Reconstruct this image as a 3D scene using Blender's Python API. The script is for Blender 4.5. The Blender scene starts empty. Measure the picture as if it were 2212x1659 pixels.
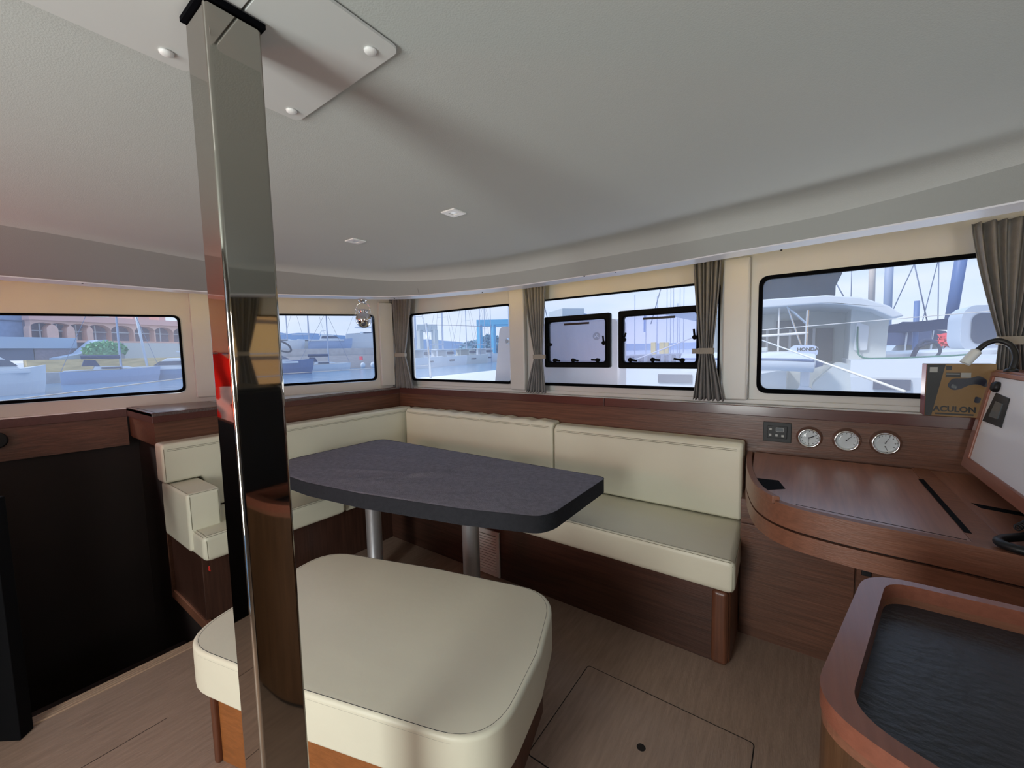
import bpy, bmesh, math, random
from mathutils import Vector, Matrix
from mathutils.geometry import tessellate_polygon
random.seed(7)
PI = math.pi
SC = bpy.context.scene
COL = SC.collection
# ------------------------------------------------------------ camera
EYE = Vector((0, 0, 1.5))
RX = Vector((0.80983941, 0.58623798, -0.02202658))
RY = Vector((-0.02901298, 0.07752286, 0.99656834))
RZ = Vector((0.58593377, -0.80642125, 0.07978958))
F = 879.0
cd = bpy.data.cameras.new('camera'); cam = bpy.data.objects.new('camera', cd); COL.objects.link(cam)
cd.sensor_fit = 'HORIZONTAL'; cd.sensor_width = 36.0; cd.lens = 36.0 * F / 2212
cd.clip_start = 0.02; cd.clip_end = 4000
cam.matrix_world = Matrix(((RX.x, RY.x, RZ.x, EYE.x), (RX.y, RY.y, RZ.y, EYE.y), (RX.z, RY.z, RZ.z, EYE.z), (0, 0, 0, 1)))
SC.camera = cam


def ray(x, y):
    return RX * (x - 1106) - RY * (y - 829.5) - RZ * F


def far(x, y, d):
    """a point of the harbour: direction surveyed from the saloon, d = its true horizontal distance in metres"""
    r = ray(x, y); return EYE + r * (d / math.hypot(r.x, r.y))


# ------------------------------------------------------------ world, sun, exposure
W = bpy.data.worlds.new('sky'); SC.world = W; W.use_nodes = True
nt = W.node_tree; nt.nodes.clear()
wo = nt.nodes.new('ShaderNodeOutputWorld'); bg = nt.nodes.new('ShaderNodeBackground')
tc = nt.nodes.new('ShaderNodeTexCoord'); sx = nt.nodes.new('ShaderNodeSeparateXYZ'); cr = nt.nodes.new('ShaderNodeValToRGB')
nz = nt.nodes.new('ShaderNodeTexNoise'); mp = nt.nodes.new('ShaderNodeMapping'); mx = nt.nodes.new('ShaderNodeMixRGB'); nr = nt.nodes.new('ShaderNodeValToRGB')
nt.links.new(tc.outputs['Generated'], sx.inputs[0]); nt.links.new(sx.outputs['Z'], cr.inputs[0])
cr.color_ramp.elements[0].position = 0.0; cr.color_ramp.elements[0].color = (0.68, 0.75, 0.90, 1)
cr.color_ramp.elements[1].position = 0.6; cr.color_ramp.elements[1].color = (0.36, 0.58, 0.95, 1)
e = cr.color_ramp.elements.new(0.2); e.color = (0.52, 0.66, 0.93, 1)
nt.links.new(tc.outputs['Generated'], mp.inputs[0]); mp.inputs['Scale'].default_value = (1.2, 1.2, 7)
nt.links.new(mp.outputs[0], nz.inputs[0]); nz.inputs['Scale'].default_value = 2.2; nz.inputs['Detail'].default_value = 6
nt.links.new(nz.outputs[0], nr.inputs[0]); nr.color_ramp.elements[0].position = .42; nr.color_ramp.elements[1].position = .68
nt.links.new(nr.outputs[0], mx.inputs[0]); nt.links.new(cr.outputs[0], mx.inputs[1]); mx.inputs[2].default_value = (0.74, 0.79, 0.90, 1)
nt.links.new(mx.outputs[0], bg.inputs[0]); bg.inputs[1].default_value = 1.22
nt.links.new(bg.outputs[0], wo.inputs[0])


def light(name, kind, loc, aim, energy, color, size=1.0, sizey=None):
    d = bpy.data.lights.new(name, kind); d.energy = energy; d.color = color
    if kind == 'AREA':
        d.shape = 'RECTANGLE'; d.size = size; d.size_y = sizey or size
    elif kind == 'SUN':
        d.angle = size
    o = bpy.data.objects.new(name, d); COL.objects.link(o); o.location = loc
    o.rotation_euler = (Vector(aim) - Vector(loc)).to_track_quat('-Z', 'Y').to_euler()
    return o


light('sun', 'SUN', (-5, -6, 12), (0, 0, 4.5), 2.3, (1, .95, .88), 0.15)
# daylight of the open cockpit door behind the camera (centred on x = -0.8)
light('cockpit_daylight', 'AREA', (-0.82, -1.75, 1.12), (-0.82, 2.0, 1.6), 52, (.965, 1, .955), 0.75, 1.3)
# daylight of the galley window on the starboard side
light('galley_daylight', 'AREA', (1.75, 0.1, 1.55), (-1.0, 1.2, 1.0), 13, (.95, .98, 1), 1.1, 0.5)
# added red area light tinting the port ceiling; its source is unseen
light('red_tint_fill', 'AREA', (-2.9, -1.45, 1.3), (-3.3, 0.5, 2.08), 15, (1, .20, .12), 0.7, 0.6)
# added area lights below the sills, brightening the ceiling like light off the decks
light('ceiling_fill_front', 'AREA', (.15, 3.05, 1.135), (.0, 1.2, 2.3), 26, (1, .99, .97), 2.5, 0.36)
light('ceiling_fill_corner', 'AREA', (-2.9, 3.05, 1.135), (-2.6, 1.2, 2.3), 5, (1, .99, .97), .6, 0.36)
light('ceiling_fill_port', 'AREA', (-4.35, 1.3, 1.10), (-3.3, 1.0, 2.6), 12, (1, .95, .93), 0.4, 2.2)
SC.view_settings.view_transform = 'Standard'; SC.view_settings.look = 'None'
SC.view_settings.exposure = 0.0; SC.view_settings.gamma = 1.0; SC.view_settings.use_curve_mapping = False


# ------------------------------------------------------------ materials
def lin(c):
    c = c / 255.0
    return c / 12.92 if c <= .04045 else ((c + .055) / 1.055) ** 2.4


def rgb(r, g, b): return (lin(r), lin(g), lin(b), 1)


def mat(name, col, rough=.5, metal=0.0, var=None, bump=None, spec=.5, coat=0.0, emit=None, aniso=None):
    """var=(scale, amount 0..1, stretch xyz) colour variation, bump=(scale, strength, stretch xyz)"""
    m = bpy.data.materials.new(name); m.use_nodes = True; t = m.node_tree; b = t.nodes['Principled BSDF']
    b.inputs['Base Color'].default_value = col; b.inputs['Roughness'].default_value = rough; b.inputs['Metallic'].default_value = metal
    b.inputs['Specular IOR Level'].default_value = spec; b.inputs['Coat Weight'].default_value = coat; b.inputs['Coat Roughness'].default_value = .12
    co = t.nodes.new('ShaderNodeTexCoord')

    def noise(sc, st, det=4):
        g = t.nodes.new('ShaderNodeMapping'); g.inputs['Scale'].default_value = st
        n = t.nodes.new('ShaderNodeTexNoise'); n.inputs['Scale'].default_value = sc; n.inputs['Detail'].default_value = det
        t.links.new(co.outputs['Object'], g.inputs[0]); t.links.new(g.outputs[0], n.inputs[0]); return n
    if var:
        n = noise(var[0], var[2] if len(var) > 2 else (1, 1, 1), 5); r = t.nodes.new('ShaderNodeValToRGB')
        r.color_ramp.elements[0].position = .3; r.color_ramp.elements[1].position = .7
        a = var[1]; r.color_ramp.elements[0].color = (col[0] * (1 - a), col[1] * (1 - a), col[2] * (1 - a), 1)
        r.color_ramp.elements[1].color = (min(1, col[0] * (1 + a)), min(1, col[1] * (1 + a)), min(1, col[2] * (1 + a)), 1)
        t.links.new(n.outputs[0], r.inputs[0]); t.links.new(r.outputs[0], b.inputs['Base Color'])
    if bump:
        n = noise(bump[0], bump[2] if len(bump) > 2 else (1, 1, 1), 6); q = t.nodes.new('ShaderNodeBump'); q.inputs['Strength'].default_value = bump[1]; q.inputs['Distance'].default_value = .01
        t.links.new(n.outputs[0], q.inputs['Height']); t.links.new(q.outputs[0], b.inputs['Normal'])
    if emit:
        b.inputs['Emission Color'].default_value = emit[:3] + (1,); b.inputs['Emission Strength'].default_value = emit[3]
    return m


def wood(name, c, axis, amt=.28, rough=.38, coat=.15, sc=1.0):
    st = {'x': (1.2, 26, 26), 'y': (26, 1.2, 26), 'z': (26, 26, 1.2)}[axis]
    return mat(name, c, rough, 0, (3.0 * sc, amt, st), (9 * sc, .12, st), .45, coat)


M = {}
M['gelcoat'] = mat('white_gelcoat', rgb(192, 191, 189), .35, 0, (6, .02), None, .4)
M['headliner'] = mat('headliner_vinyl', rgb(192, 197, 193), .75, 0, (2.2, .015), (320, .12), .2)
M['valance'] = mat('valance_panel', rgb(160, 164, 160), .6, 0, None, (280, .1), .2)
M['plate'] = mat('ceiling_plate', rgb(208, 210, 207), .45, 0, None, None, .3)
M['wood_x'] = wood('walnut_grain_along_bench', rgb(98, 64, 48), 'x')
M['wood_y'] = wood('walnut_grain_along_side', rgb(98, 64, 48), 'y')
M['wood_z'] = wood('walnut_grain_upright', rgb(100, 60, 42), 'z')
M['wood_desk'] = mat('walnut_desk_top', rgb(146, 96, 74), .42, 0, (3, .18, (26, 1.2, 26)), None, .8, 1.0)
M['wood_desk'].node_tree.nodes['Principled BSDF'].inputs['Coat Roughness'].default_value = .28
M['wood_edge'] = wood('walnut_edge_band', rgb(128, 84, 64), 'x', .14, .4, .1)
M['wood_rim'] = wood('red_walnut_rim', rgb(136, 82, 64), 'y', .1, .33, .25)
M['nose'] = mat('dark_walnut_nosing', rgb(82, 46, 40), .3, 0, (4, .12, (1, 20, 20)), None, .5, .3)
M['floor'] = mat('oak_laminate_floor', rgb(162, 136, 119), .42, 0, (4, .13, (16, 1.6, 1)), (22, .25, (12, 1.4, 1)), .4)
M['groove'] = mat('dark_groove', rgb(26, 18, 14), .8)
M['leather'] = mat('cream_leatherette', rgb(222, 218, 197), .42, 0, (3, .03), (7, .25), .45)
M['piping'] = mat('seam_thread', rgb(112, 108, 86), .8)
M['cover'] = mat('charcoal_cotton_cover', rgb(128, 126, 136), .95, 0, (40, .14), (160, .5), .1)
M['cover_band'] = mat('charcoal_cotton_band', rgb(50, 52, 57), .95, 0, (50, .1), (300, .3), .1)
M['alu'] = mat('brushed_aluminium', rgb(225, 228, 232), .42, .85, (2, .06, (40, 40, 1)))
M['mirror'] = mat('polished_stainless', rgb(168, 164, 156), .035, 1)
M['chrome'] = mat('chrome', rgb(220, 220, 222), .06, 1)
M['vent'] = mat('vent_aluminium', rgb(226, 224, 220), .45, .1)
M['black'] = mat('black_plastic', rgb(20, 21, 24), .45, 0, None, None, .4)
M['gasket'] = mat('black_rubber_gasket', rgb(8, 9, 13), .9, spec=.05)
M['mat_black'] = mat('black_textured_worktop', rgb(42, 44, 50), .42, 0, (30, .12), (34, .35, (1, 1.6, 1)), .5)
M['curtain'] = mat('taupe_curtain_cloth', rgb(120, 118, 118), .9, 0, (40, .08, (1, 1, 1)), (500, .2), .1)
M['tie'] = mat('taupe_tie_band', rgb(142, 136, 128), .9)
M['black2'] = mat('matt_black', rgb(14, 14, 16), .8, spec=.1)
M['wood_low'] = wood('shaded_walnut_plinth', rgb(72, 46, 36), 'x')  # walnut darkened to paint in the shade under the seats
M['wood_lowz'] = wood('shaded_walnut_upright', rgb(66, 42, 33), 'z')
M['dark_brown'] = mat('dark_brown_laminate', rgb(44, 33, 30), .5)
M['nosing'] = mat('ribbed_oak_nosing', rgb(176, 146, 122), .5, 0, (6, .1, (20, 1, 1)))
M['white_paint'] = mat('white_lacquer', rgb(222, 222, 226), .3, 0, None, None, .5, .1)
M['dial'] = mat('dial_paper', rgb(196, 204, 208), .35)
M['ink'] = mat('dial_ink', rgb(35, 36, 40), .6)
M['screen'] = mat('grey_display', rgb(70, 76, 80), .2)
M['grey_btn'] = mat('grey_button', rgb(170, 172, 170), .5)
M['gold'] = mat('gold_cardboard', rgb(124, 96, 56), .4, 0, (5, .08), None, .5)
M['carton'] = mat('black_cardboard', rgb(26, 27, 30), .35)
M['carton_edge'] = mat('dusky_cardboard_edge', rgb(120, 60, 66), .5)
M['label_grey'] = mat('printed_label_grey', rgb(150, 152, 150), .5)
M['bino'] = mat('printed_navy', rgb(18, 22, 40), .3)
M['red'] = mat('red_rubber', rgb(190, 40, 30), .5)
M['lamp_white'] = mat('downlight_frame', rgb(235, 235, 232), .4)
M['lamp_lens'] = mat('downlight_lens', rgb(220, 224, 224), .25)
M['led'] = mat('warm_led_strip', rgb(255, 220, 150), .5, emit=(1.0, .70, .08, 7.5))
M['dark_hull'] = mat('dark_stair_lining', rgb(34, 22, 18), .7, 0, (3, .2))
M['deck'] = mat('own_foredeck', rgb(236, 236, 236), .5)
# outside; far colours are paled to stand in for haze
M['white'] = mat('sunlit_white_gelcoat', rgb(212, 218, 226), .4)
M['offwhite'] = mat('cream_gelcoat', rgb(198, 204, 206), .45)
M['shade_white'] = mat('grey_white_moulding', rgb(192, 192, 200), .5)
M['pink'] = mat('pink_render', rgb(244, 198, 180), .9, 0, (3, .05))
M['pink2'] = mat('rose_cornice', rgb(240, 188, 178), .9)
M['archwin'] = mat('arch_glazing', rgb(150, 140, 156), .5, 0, (5, .12))
M['block'] = mat('blue_grey_render', rgb(150, 168, 200), .9, 0, (2, .08))
M['terrace'] = mat('pale_blue_concrete', rgb(178, 196, 220), .9)
M['shadow_rec'] = mat('slate_recess', rgb(100, 112, 140), .9)
M['stone'] = mat('yellow_quay_stone', rgb(216, 194, 146), .9, 0, (.8, .2, (1, 1, 5)), (2, .6, (1, 1, 5)))
M['quay'] = mat('grey_quay_stone', rgb(170, 172, 178), .9, 0, (1.5, .12))
M['breakwater'] = mat('pinkish_breakwater_stone', rgb(212, 196, 188), .9, 0, (1.2, .08, (1, 1, 4)))
M['leaf'] = mat('bush_leaf', rgb(130, 186, 140), .8, 0, (3, .2))
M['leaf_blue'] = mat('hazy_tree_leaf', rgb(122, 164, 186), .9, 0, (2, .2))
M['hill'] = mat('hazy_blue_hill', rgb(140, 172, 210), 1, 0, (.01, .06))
M['navy'] = mat('navy_hull', rgb(72, 100, 150), .35)
M['navycloth'] = mat('navy_canvas', rgb(48, 64, 104), .9)
M['slate'] = mat('slate_sail_bag', rgb(46, 60, 80), .85, 0, (3, .12), (6, .6))
M['mast'] = mat('pale_mast_alloy', rgb(170, 182, 206), .5)
M['mast_blue'] = mat('blue_mast_alloy', rgb(104, 130, 180), .5)
M['mast_tan'] = mat('tan_mast_alloy', rgb(216, 202, 192), .5)
M['wire'] = mat('rigging_wire', rgb(120, 132, 160), .5)
M['rope'] = mat('white_rope', rgb(228, 226, 224), .8)
M['dark_rope'] = mat('navy_rope', rgb(40, 52, 84), .8)
M['green_rope'] = mat('green_rope', rgb(70, 120, 110), .8)
M['turq'] = mat('turquoise_paint', rgb(92, 182, 222), .6)
M['dglass'] = mat('dark_boat_window', rgb(62, 74, 104), .25)
M['teal'] = mat('pale_teal_antifoul', rgb(176, 206, 214), .6)
M['redbuoy'] = mat('red_canvas', rgb(226, 80, 96), .8)
M['yellow'] = mat('yellow_paint', rgb(230, 200, 90), .7)
M['steel'] = mat('stainless_tube', rgb(200, 205, 212), .2, .8)
M['sandwall'] = mat('sandstone_quay_wall', rgb(206, 160, 104), .9, 0, (.9, .22, (1, 1, 3.5)), (2, .6, (1, 1, 4)))
def brickmat():
    m = mat('sandstone_blocks', rgb(236, 172, 92), .9); t = m.node_tree; b = t.nodes['Principled BSDF']; co = t.nodes.new('ShaderNodeTexCoord'); g = t.nodes.new('ShaderNodeMapping'); g.inputs['Rotation'].default_value = (PI / 2, 0, PI / 2)
    k = t.nodes.new('ShaderNodeTexBrick'); k.inputs['Scale'].default_value = .55; k.inputs['Color1'].default_value = rgb(252, 190, 108); k.inputs['Color2'].default_value = rgb(238, 170, 94); k.inputs['Mortar'].default_value = rgb(96, 68, 44); k.inputs['Mortar Size'].default_value = .03; k.inputs['Mortar Smooth'].default_value = .3
    t.links.new(co.outputs['Object'], g.inputs[0]); t.links.new(g.outputs[0], k.inputs[0]); t.links.new(k.outputs[0], b.inputs['Base Color']); return m
M['sandwall'] = brickmat()
M['tender'] = mat('grey_hypalon', rgb(198, 208, 222), .6)


def pane_mat(fr=.08):
    m = bpy.data.materials.new('veil_glare_acrylic'); m.use_nodes = True; t = m.node_tree; t.nodes.clear()
    o = t.nodes.new('ShaderNodeOutputMaterial'); a = t.nodes.new('ShaderNodeBsdfTransparent'); b = t.nodes.new('ShaderNodeBsdfTranslucent')
    g = t.nodes.new('ShaderNodeBsdfGlossy'); m1 = t.nodes.new('ShaderNodeMixShader'); m2 = t.nodes.new('ShaderNodeMixShader')
    a.inputs[0].default_value = (.97, .985, 1, 1); b.inputs[0].default_value = (.92, .95, 1, 1); g.inputs['Roughness'].default_value = .3
    m1.inputs[0].default_value = fr; m2.inputs[0].default_value = .015  # translucent share imitates a veil of glare over the outside view
    t.links.new(a.outputs[0], m1.inputs[1]); t.links.new(b.outputs[0], m1.inputs[2]); t.links.new(m1.outputs[0], m2.inputs[1]); t.links.new(g.outputs[0], m2.inputs[2]); t.links.new(m2.outputs[0], o.inputs[0])
    return m


M['pane'] = pane_mat()
def dial_glass():
    m = bpy.data.materials.new('clear_glass_cover'); m.use_nodes = True; t = m.node_tree; t.nodes.clear()
    o = t.nodes.new('ShaderNodeOutputMaterial'); a = t.nodes.new('ShaderNodeBsdfTransparent'); g = t.nodes.new('ShaderNodeBsdfGlossy'); m2 = t.nodes.new('ShaderNodeMixShader')
    g.inputs['Roughness'].default_value = .02; m2.inputs[0].default_value = .035
    t.links.new(a.outputs[0], m2.inputs[1]); t.links.new(g.outputs[0], m2.inputs[2]); t.links.new(m2.outputs[0], o.inputs[0]); return m
M['glass'] = dial_glass()


def water_mat():
    m = mat('harbour_water', rgb(106, 146, 182), .12, 0, (1.4, .12, (1, 3, 1)), None, .6)
    t = m.node_tree; b = t.nodes['Principled BSDF']; co = t.nodes.new('ShaderNodeTexCoord'); g = t.nodes.new('ShaderNodeMapping'); g.inputs['Scale'].default_value = (.35, .9, 1); g.inputs['Rotation'].default_value = (0, 0, .6)
    n = t.nodes.new('ShaderNodeTexNoise'); n.inputs['Scale'].default_value = 1.6; n.inputs['Detail'].default_value = 7; q = t.nodes.new('ShaderNodeBump'); q.inputs['Strength'].default_value = .5; q.inputs['Distance'].default_value = .25
    t.links.new(co.outputs['Object'], g.inputs[0]); t.links.new(g.outputs[0], n.inputs[0]); t.links.new(n.outputs[0], q.inputs['Height']); t.links.new(q.outputs[0], b.inputs['Normal'])
    return m


M['water'] = water_mat()


# ------------------------------------------------------------ mesh helpers
def tag(o, label=None, cat=None, group=None, kind=None):
    if label: o['label'] = label
    if cat: o['category'] = cat
    if group: o['group'] = group
    if kind: o['kind'] = kind
    return o


def wloc(o):
    v = Vector(o.location)
    while o.parent: o = o.parent; v = v + Vector(o.location)
    return v


def empty(name, loc, label, cat, group=None, rz=0):
    o = bpy.data.objects.new(name, None); COL.objects.link(o); o.location = loc; o.rotation_euler = (0, 0, rz); o.empty_display_size = .1
    return tag(o, label, cat, group)


class MB:
    def __init__(s): s.v = []; s.f = []

    def add(s, vs, fs):
        n = len(s.v); s.v += [Vector(v) for v in vs]; s.f += [tuple(i + n for i in f) for f in fs]; return s

    def box(s, a, b):
        x0, y0, z0 = a; x1, y1, z1 = b
        x0, x1 = min(x0, x1), max(x0, x1); y0, y1 = min(y0, y1), max(y0, y1); z0, z1 = min(z0, z1), max(z0, z1)
        return s.add([(x0, y0, z0), (x1, y0, z0), (x1, y1, z0), (x0, y1, z0), (x0, y0, z1), (x1, y0, z1), (x1, y1, z1), (x0, y1, z1)],
                     [(3, 2, 1, 0), (4, 5, 6, 7), (0, 1, 5, 4), (1, 2, 6, 5), (2, 3, 7, 6), (3, 0, 4, 7)])

    def prism(s, poly, z0, z1, hole=None, xf=None):
        """poly (and hole) in 2-D, extruded z0..z1, then mapped by xf(x, y, z)"""
        loops = [[Vector((p[0], p[1], 0)) for p in poly]] + ([[Vector((p[0], p[1], 0)) for p in h] for h in hole] if hole else [])
        tri = tessellate_polygon(loops); flat = [p for l in loops for p in l]; n = len(flat)
        xf = xf or (lambda x, y, z: (x, y, z))
        vs = [xf(p.x, p.y, z0) for p in flat] + [xf(p.x, p.y, z1) for p in flat]
        fs = [tuple(reversed(t)) for t in tri] + [tuple(i + n for i in t) for t in tri]
        k = 0
        for l in loops:
            m = len(l)
            for i in range(m): fs.append((k + i, k + (i + 1) % m, k + (i + 1) % m + n, k + i + n))
            k += m
        return s.add(vs, fs)

    def tube(s, path, r, n=10, cap=True, r2=None):
        path = [Vector(p) for p in path]; m = len(path); vs = []; up = None
        for i, p in enumerate(path):
            d = (path[min(i + 1, m - 1)] - path[max(i - 1, 0)]).normalized()
            if up is None: up = Vector((0, 0, 1)) if abs(d.z) < .9 else Vector((1, 0, 0))
            a = d.cross(up).normalized(); b = a.cross(d).normalized(); up = b
            rr = r if r2 is None else r + (r2 - r) * i / (m - 1)
            for k in range(n): t = 2 * PI * k / n; vs.append(p + a * math.cos(t) * rr + b * math.sin(t) * rr)
        fs = [(i * n + k, i * n + (k + 1) % n, (i + 1) * n + (k + 1) % n, (i + 1) * n + k) for i in range(m - 1) for k in range(n)]
        if cap: fs += [tuple(reversed(range(n))), tuple(range((m - 1) * n, m * n))]
        return s.add(vs, fs)

    def lathe(s, prof, c, ax=(0, 0, 1), n=28, cap=True):
        ax = Vector(ax).normalized(); a = ax.orthogonal().normalized(); b = ax.cross(a); c = Vector(c); vs = []
        for r, h in prof:
            for k in range(n): t = 2 * PI * k / n; vs.append(c + ax * h + a * (r * math.cos(t)) + b * (r * math.sin(t)))
        m = len(prof); fs = [(i * n + k, i * n + (k + 1) % n, (i + 1) * n + (k + 1) % n, (i + 1) * n + k) for i in range(m - 1) for k in range(n)]
        if cap: fs += [tuple(reversed(range(n))), tuple(range((m - 1) * n, m * n))]
        return s.add(vs, fs)

    def loft(s, rings, closed=True, cap=True):
        n = len(rings[0]); vs = [p for r in rings for p in r]; m = len(rings)
        fs = [(i * n + k, i * n + (k + 1) % n, (i + 1) * n + (k + 1) % n, (i + 1) * n + k) for i in range(m - 1) for k in range(n if closed else n - 1)]
        if cap and closed: fs += [tuple(reversed(range(n))), tuple(range((m - 1) * n, m * n))]
        return s.add(vs, fs)

    def build(s, name, m, parent=None, local=False, smooth=False, bevel=None, seg=3, origin=None, mod=None, kind=None, label=None):
        me = bpy.data.meshes.new(name); vs = s.v
        if local: off = Vector()
        elif parent is not None: off = wloc(parent)
        elif origin is not None: off = Vector(origin)
        elif vs:
            xs = [v.x for v in vs]; ys = [v.y for v in vs]; off = Vector(((min(xs) + max(xs)) / 2, (min(ys) + max(ys)) / 2, min(v.z for v in vs)))
        else: off = Vector()
        me.from_pydata([tuple(v - off) for v in vs], [], s.f); me.update()
        bm = bmesh.new(); bm.from_mesh(me); bmesh.ops.recalc_face_normals(bm, faces=bm.faces); bm.to_mesh(me); bm.free()
        me.materials.append(m); o = bpy.data.objects.new(name, me); COL.objects.link(o)
        if parent is not None: o.parent = parent
        elif not local: o.location = off
        if bevel:
            q = o.modifiers.new('bevel', 'BEVEL'); q.width = bevel; q.segments = seg; q.limit_method = 'ANGLE'; q.angle_limit = math.radians(40)
        if smooth or bevel:
            for p in me.polygons: p.use_smooth = True
            if bevel:
                w = o.modifiers.new('wn', 'WEIGHTED_NORMAL'); w.keep_sharp = True
        if mod: mod(o)
        if kind: o['kind'] = kind
        if label: o['label'] = label
        return o


def copy_tree(o, parent=None, loc=None):
    c = o.copy(); COL.objects.link(c); c.parent = parent
    if loc is not None: c.location = loc
    for ch in list(o.children): copy_tree(ch, c)
    return c


def rrect(x0, y0, x1, y1, r, n=6):
    pts = []
    for cx, cy, a in ((x1 - r, y1 - r, 0), (x0 + r, y1 - r, 90), (x0 + r, y0 + r, 180), (x1 - r, y0 + r, 270)):
        for k in range(n + 1): t = math.radians(a + 90 * k / n); pts.append((cx + r * math.cos(t), cy + r * math.sin(t)))
    return pts


def rpoly(pts, rs, n=6):
    """polygon with rounded corners"""
    out = []; m = len(pts)
    for i in range(m):
        p = Vector(pts[i]); a = (Vector(pts[i - 1]) - p); b = (Vector(pts[(i + 1) % m]) - p); r = rs[i] if isinstance(rs, (list, tuple)) else rs
        if r <= 0: out.append(tuple(p)); continue
        r = min(r, a.length * .45, b.length * .45); s = p + a.normalized() * r; e_ = p + b.normalized() * r
        for k in range(n + 1):
            t = k / n; q = s * (1 - t) ** 2 + p * (2 * t * (1 - t)) + e_ * t * t; out.append((q.x, q.y))
    return out


def catmull(P, n=6):
    P = [Vector(p) for p in P]; out = []
    for i in range(len(P) - 1):
        a = P[max(i - 1, 0)]; b = P[i]; c = P[i + 1]; d = P[min(i + 2, len(P) - 1)]
        for k in range(n):
            t = k / n; out.append(.5 * ((2 * b) + (c - a) * t + (2 * a - 5 * b + 4 * c - d) * t * t + (3 * b - a - 3 * c + d) * t ** 3))
    return out + [P[-1]]


def frame(A, B, inward):
    """vertical plane through plan points A->B: returns xf(u, z, depth) with depth>0 away from the room"""
    A = Vector((A[0], A[1])); B = Vector((B[0], B[1])); u = (B - A).normalized(); n = Vector((-u.y, u.x))
    if n.dot(Vector(inward) - A) > 0: n = -n
    return lambda x, z, d: (A.x + u.x * x + n.x * d, A.y + u.y * x + n.y * d, z)


# ============================================================ THE SALOON SHELL
ROOM = (-.7, .5)
# floor: main floor with the stair well cut out on the port side
mb = MB()
mb.prism([(-2.59, -1.65), (2.6, -1.65), (2.6, 2.9), (-3.35, 2.9), (-3.35, .76), (-2.59, .76)], -.04, 0)
fl = mb.build('floor', M['floor'], origin=(0, 0, 0), kind='structure')
g = MB()
for x in (-2.13, -1.66 + .0):
    g.box((x - .0012, -1.6, 0), (x + .0012, .42, .0006))
g.build('plank_seam', M['groove'], parent=fl, kind='stuff' if False else None)
# stair nosing along the well
mb = MB()
for k in range(4): mb.box((-2.606 + .015 * k, .085, -.04), (-2.594 + .015 * k, .76, .006))
mb.build('trim_1', M['nosing'], kind='structure', bevel=.002)
mb = MB(); mb.box((-3.32, .735, -.05), (-2.62, .765, .012)); mb.build('trim_2', M['wood_edge'], kind='structure', bevel=.004)
# stair well lining
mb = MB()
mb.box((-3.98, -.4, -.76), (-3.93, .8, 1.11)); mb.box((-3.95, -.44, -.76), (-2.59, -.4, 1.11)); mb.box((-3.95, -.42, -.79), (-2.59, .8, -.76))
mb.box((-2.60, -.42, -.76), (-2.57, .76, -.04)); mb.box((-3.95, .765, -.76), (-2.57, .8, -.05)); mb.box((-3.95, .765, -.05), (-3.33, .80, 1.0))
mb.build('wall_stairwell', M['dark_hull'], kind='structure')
for i, (xa, z) in enumerate(((-2.95, -.28), (-3.25, -.50), (-3.55, -.70))):
    mb = MB(); mb.box((xa - .20, -.38, z - .03), (xa + .06, .74, z)); o = mb.build('stair_tread', M['dark_brown'], bevel=.004)
    tag(o, ('uppermost', 'middle', 'lowest')[i] + ' dark wooden tread in the unlit stair well at the left', 'stair')

# side and front walls, each panel with its window opening
T = .045
Z0, Z1 = 1.12, 2.16


def wallpanel(name, A, B, umax, hole, umin=0):
    xf = frame(A, B, ROOM); mb = MB()
    mb.prism([(umin, Z0), (umax, Z0), (umax, Z1), (umin, Z1)], 0, T, [hole] if hole else None, xf)
    return mb.build(name, M['gelcoat'], kind='structure'), xf


def window(name, xf, x0, z0, x1, z1, zt0=None, r=.045, gw=.014, gbot=.02, pm=None):
    """black gasket ring on the wall face, pane behind; zt0 = height of the top edge at x0 when it slopes"""
    zt0 = zt0 if zt0 is not None else z1
    out = rpoly([(x0, z0), (x1, z0), (x1, z1), (x0, zt0)], r); ins = rpoly([(x0 + gw, z0 + gbot), (x1 - gw, z0 + gbot), (x1 - gw, z1 - gw), (x0 + gw, zt0 - gw)], r * .8)
    w = MB(); w.prism(out, -.006, .02, [ins], xf); f_ = w.build(name, M['gasket'], kind='structure')
    p = MB(); p.prism(ins, .010, .015, None, xf); p.build('pane', pm or M['pane'], parent=f_)
    return f_


A1, B1 = (-4.24, -1.6), (-3.79, 1.1); A2, B2 = (-3.79, 1.1), (-3.33, 2.70)
h1 = rpoly([(1.0, 1.248), (2.67, 1.244), (2.67, 1.823), (1.0, 1.775)], .045)
wp1, xf1 = wallpanel('wall_port', A1, B1, 2.745, h1)
window('window_1', xf1, 1.0, 1.248, 2.67, 1.823, 1.775)
h2 = rpoly([(.24, 1.246), (1.395, 1.240), (1.395, 1.885), (.24, 1.85)], .045)
wp2, xf2 = wallpanel('wall_port', A2, B2, 1.68, h2)
window('window_2', xf2, .24, 1.246, 1.395, 1.885, 1.85)
mir = lambda p: (-1.44 - p[0], p[1])
h7 = rpoly([(.04, 1.246), (.68, 1.246), (.68, 1.86), (.04, 1.85)], .045)
wp7, xf7 = wallpanel('wall_starboard', mir(A2), mir(B2), 1.68, h7)
window('window_7', xf7, .04, 1.246, .68, 1.86, 1.85)
wp6, xf6 = wallpanel('wall_starboard', mir(A1), mir(B1), 2.745, h1)
window('window_6', xf6, 1.0, 1.248, 2.67, 1.823, 1.775)
YF = 2.70
xff = lambda x, z, d: (x, YF + d, z)
holes = [rrect(-3.19, 1.232, -1.955, 1.888, .04), rrect(-1.70, 1.232, -.425, 1.888, .04), rrect(-.232, 1.232, 1.05, 1.888, .05)]
mb = MB(); mb.prism([(-3.33, Z0), (1.9, Z0), (1.9, Z1), (-3.33, Z1)], 0, T, holes, xff)
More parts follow.
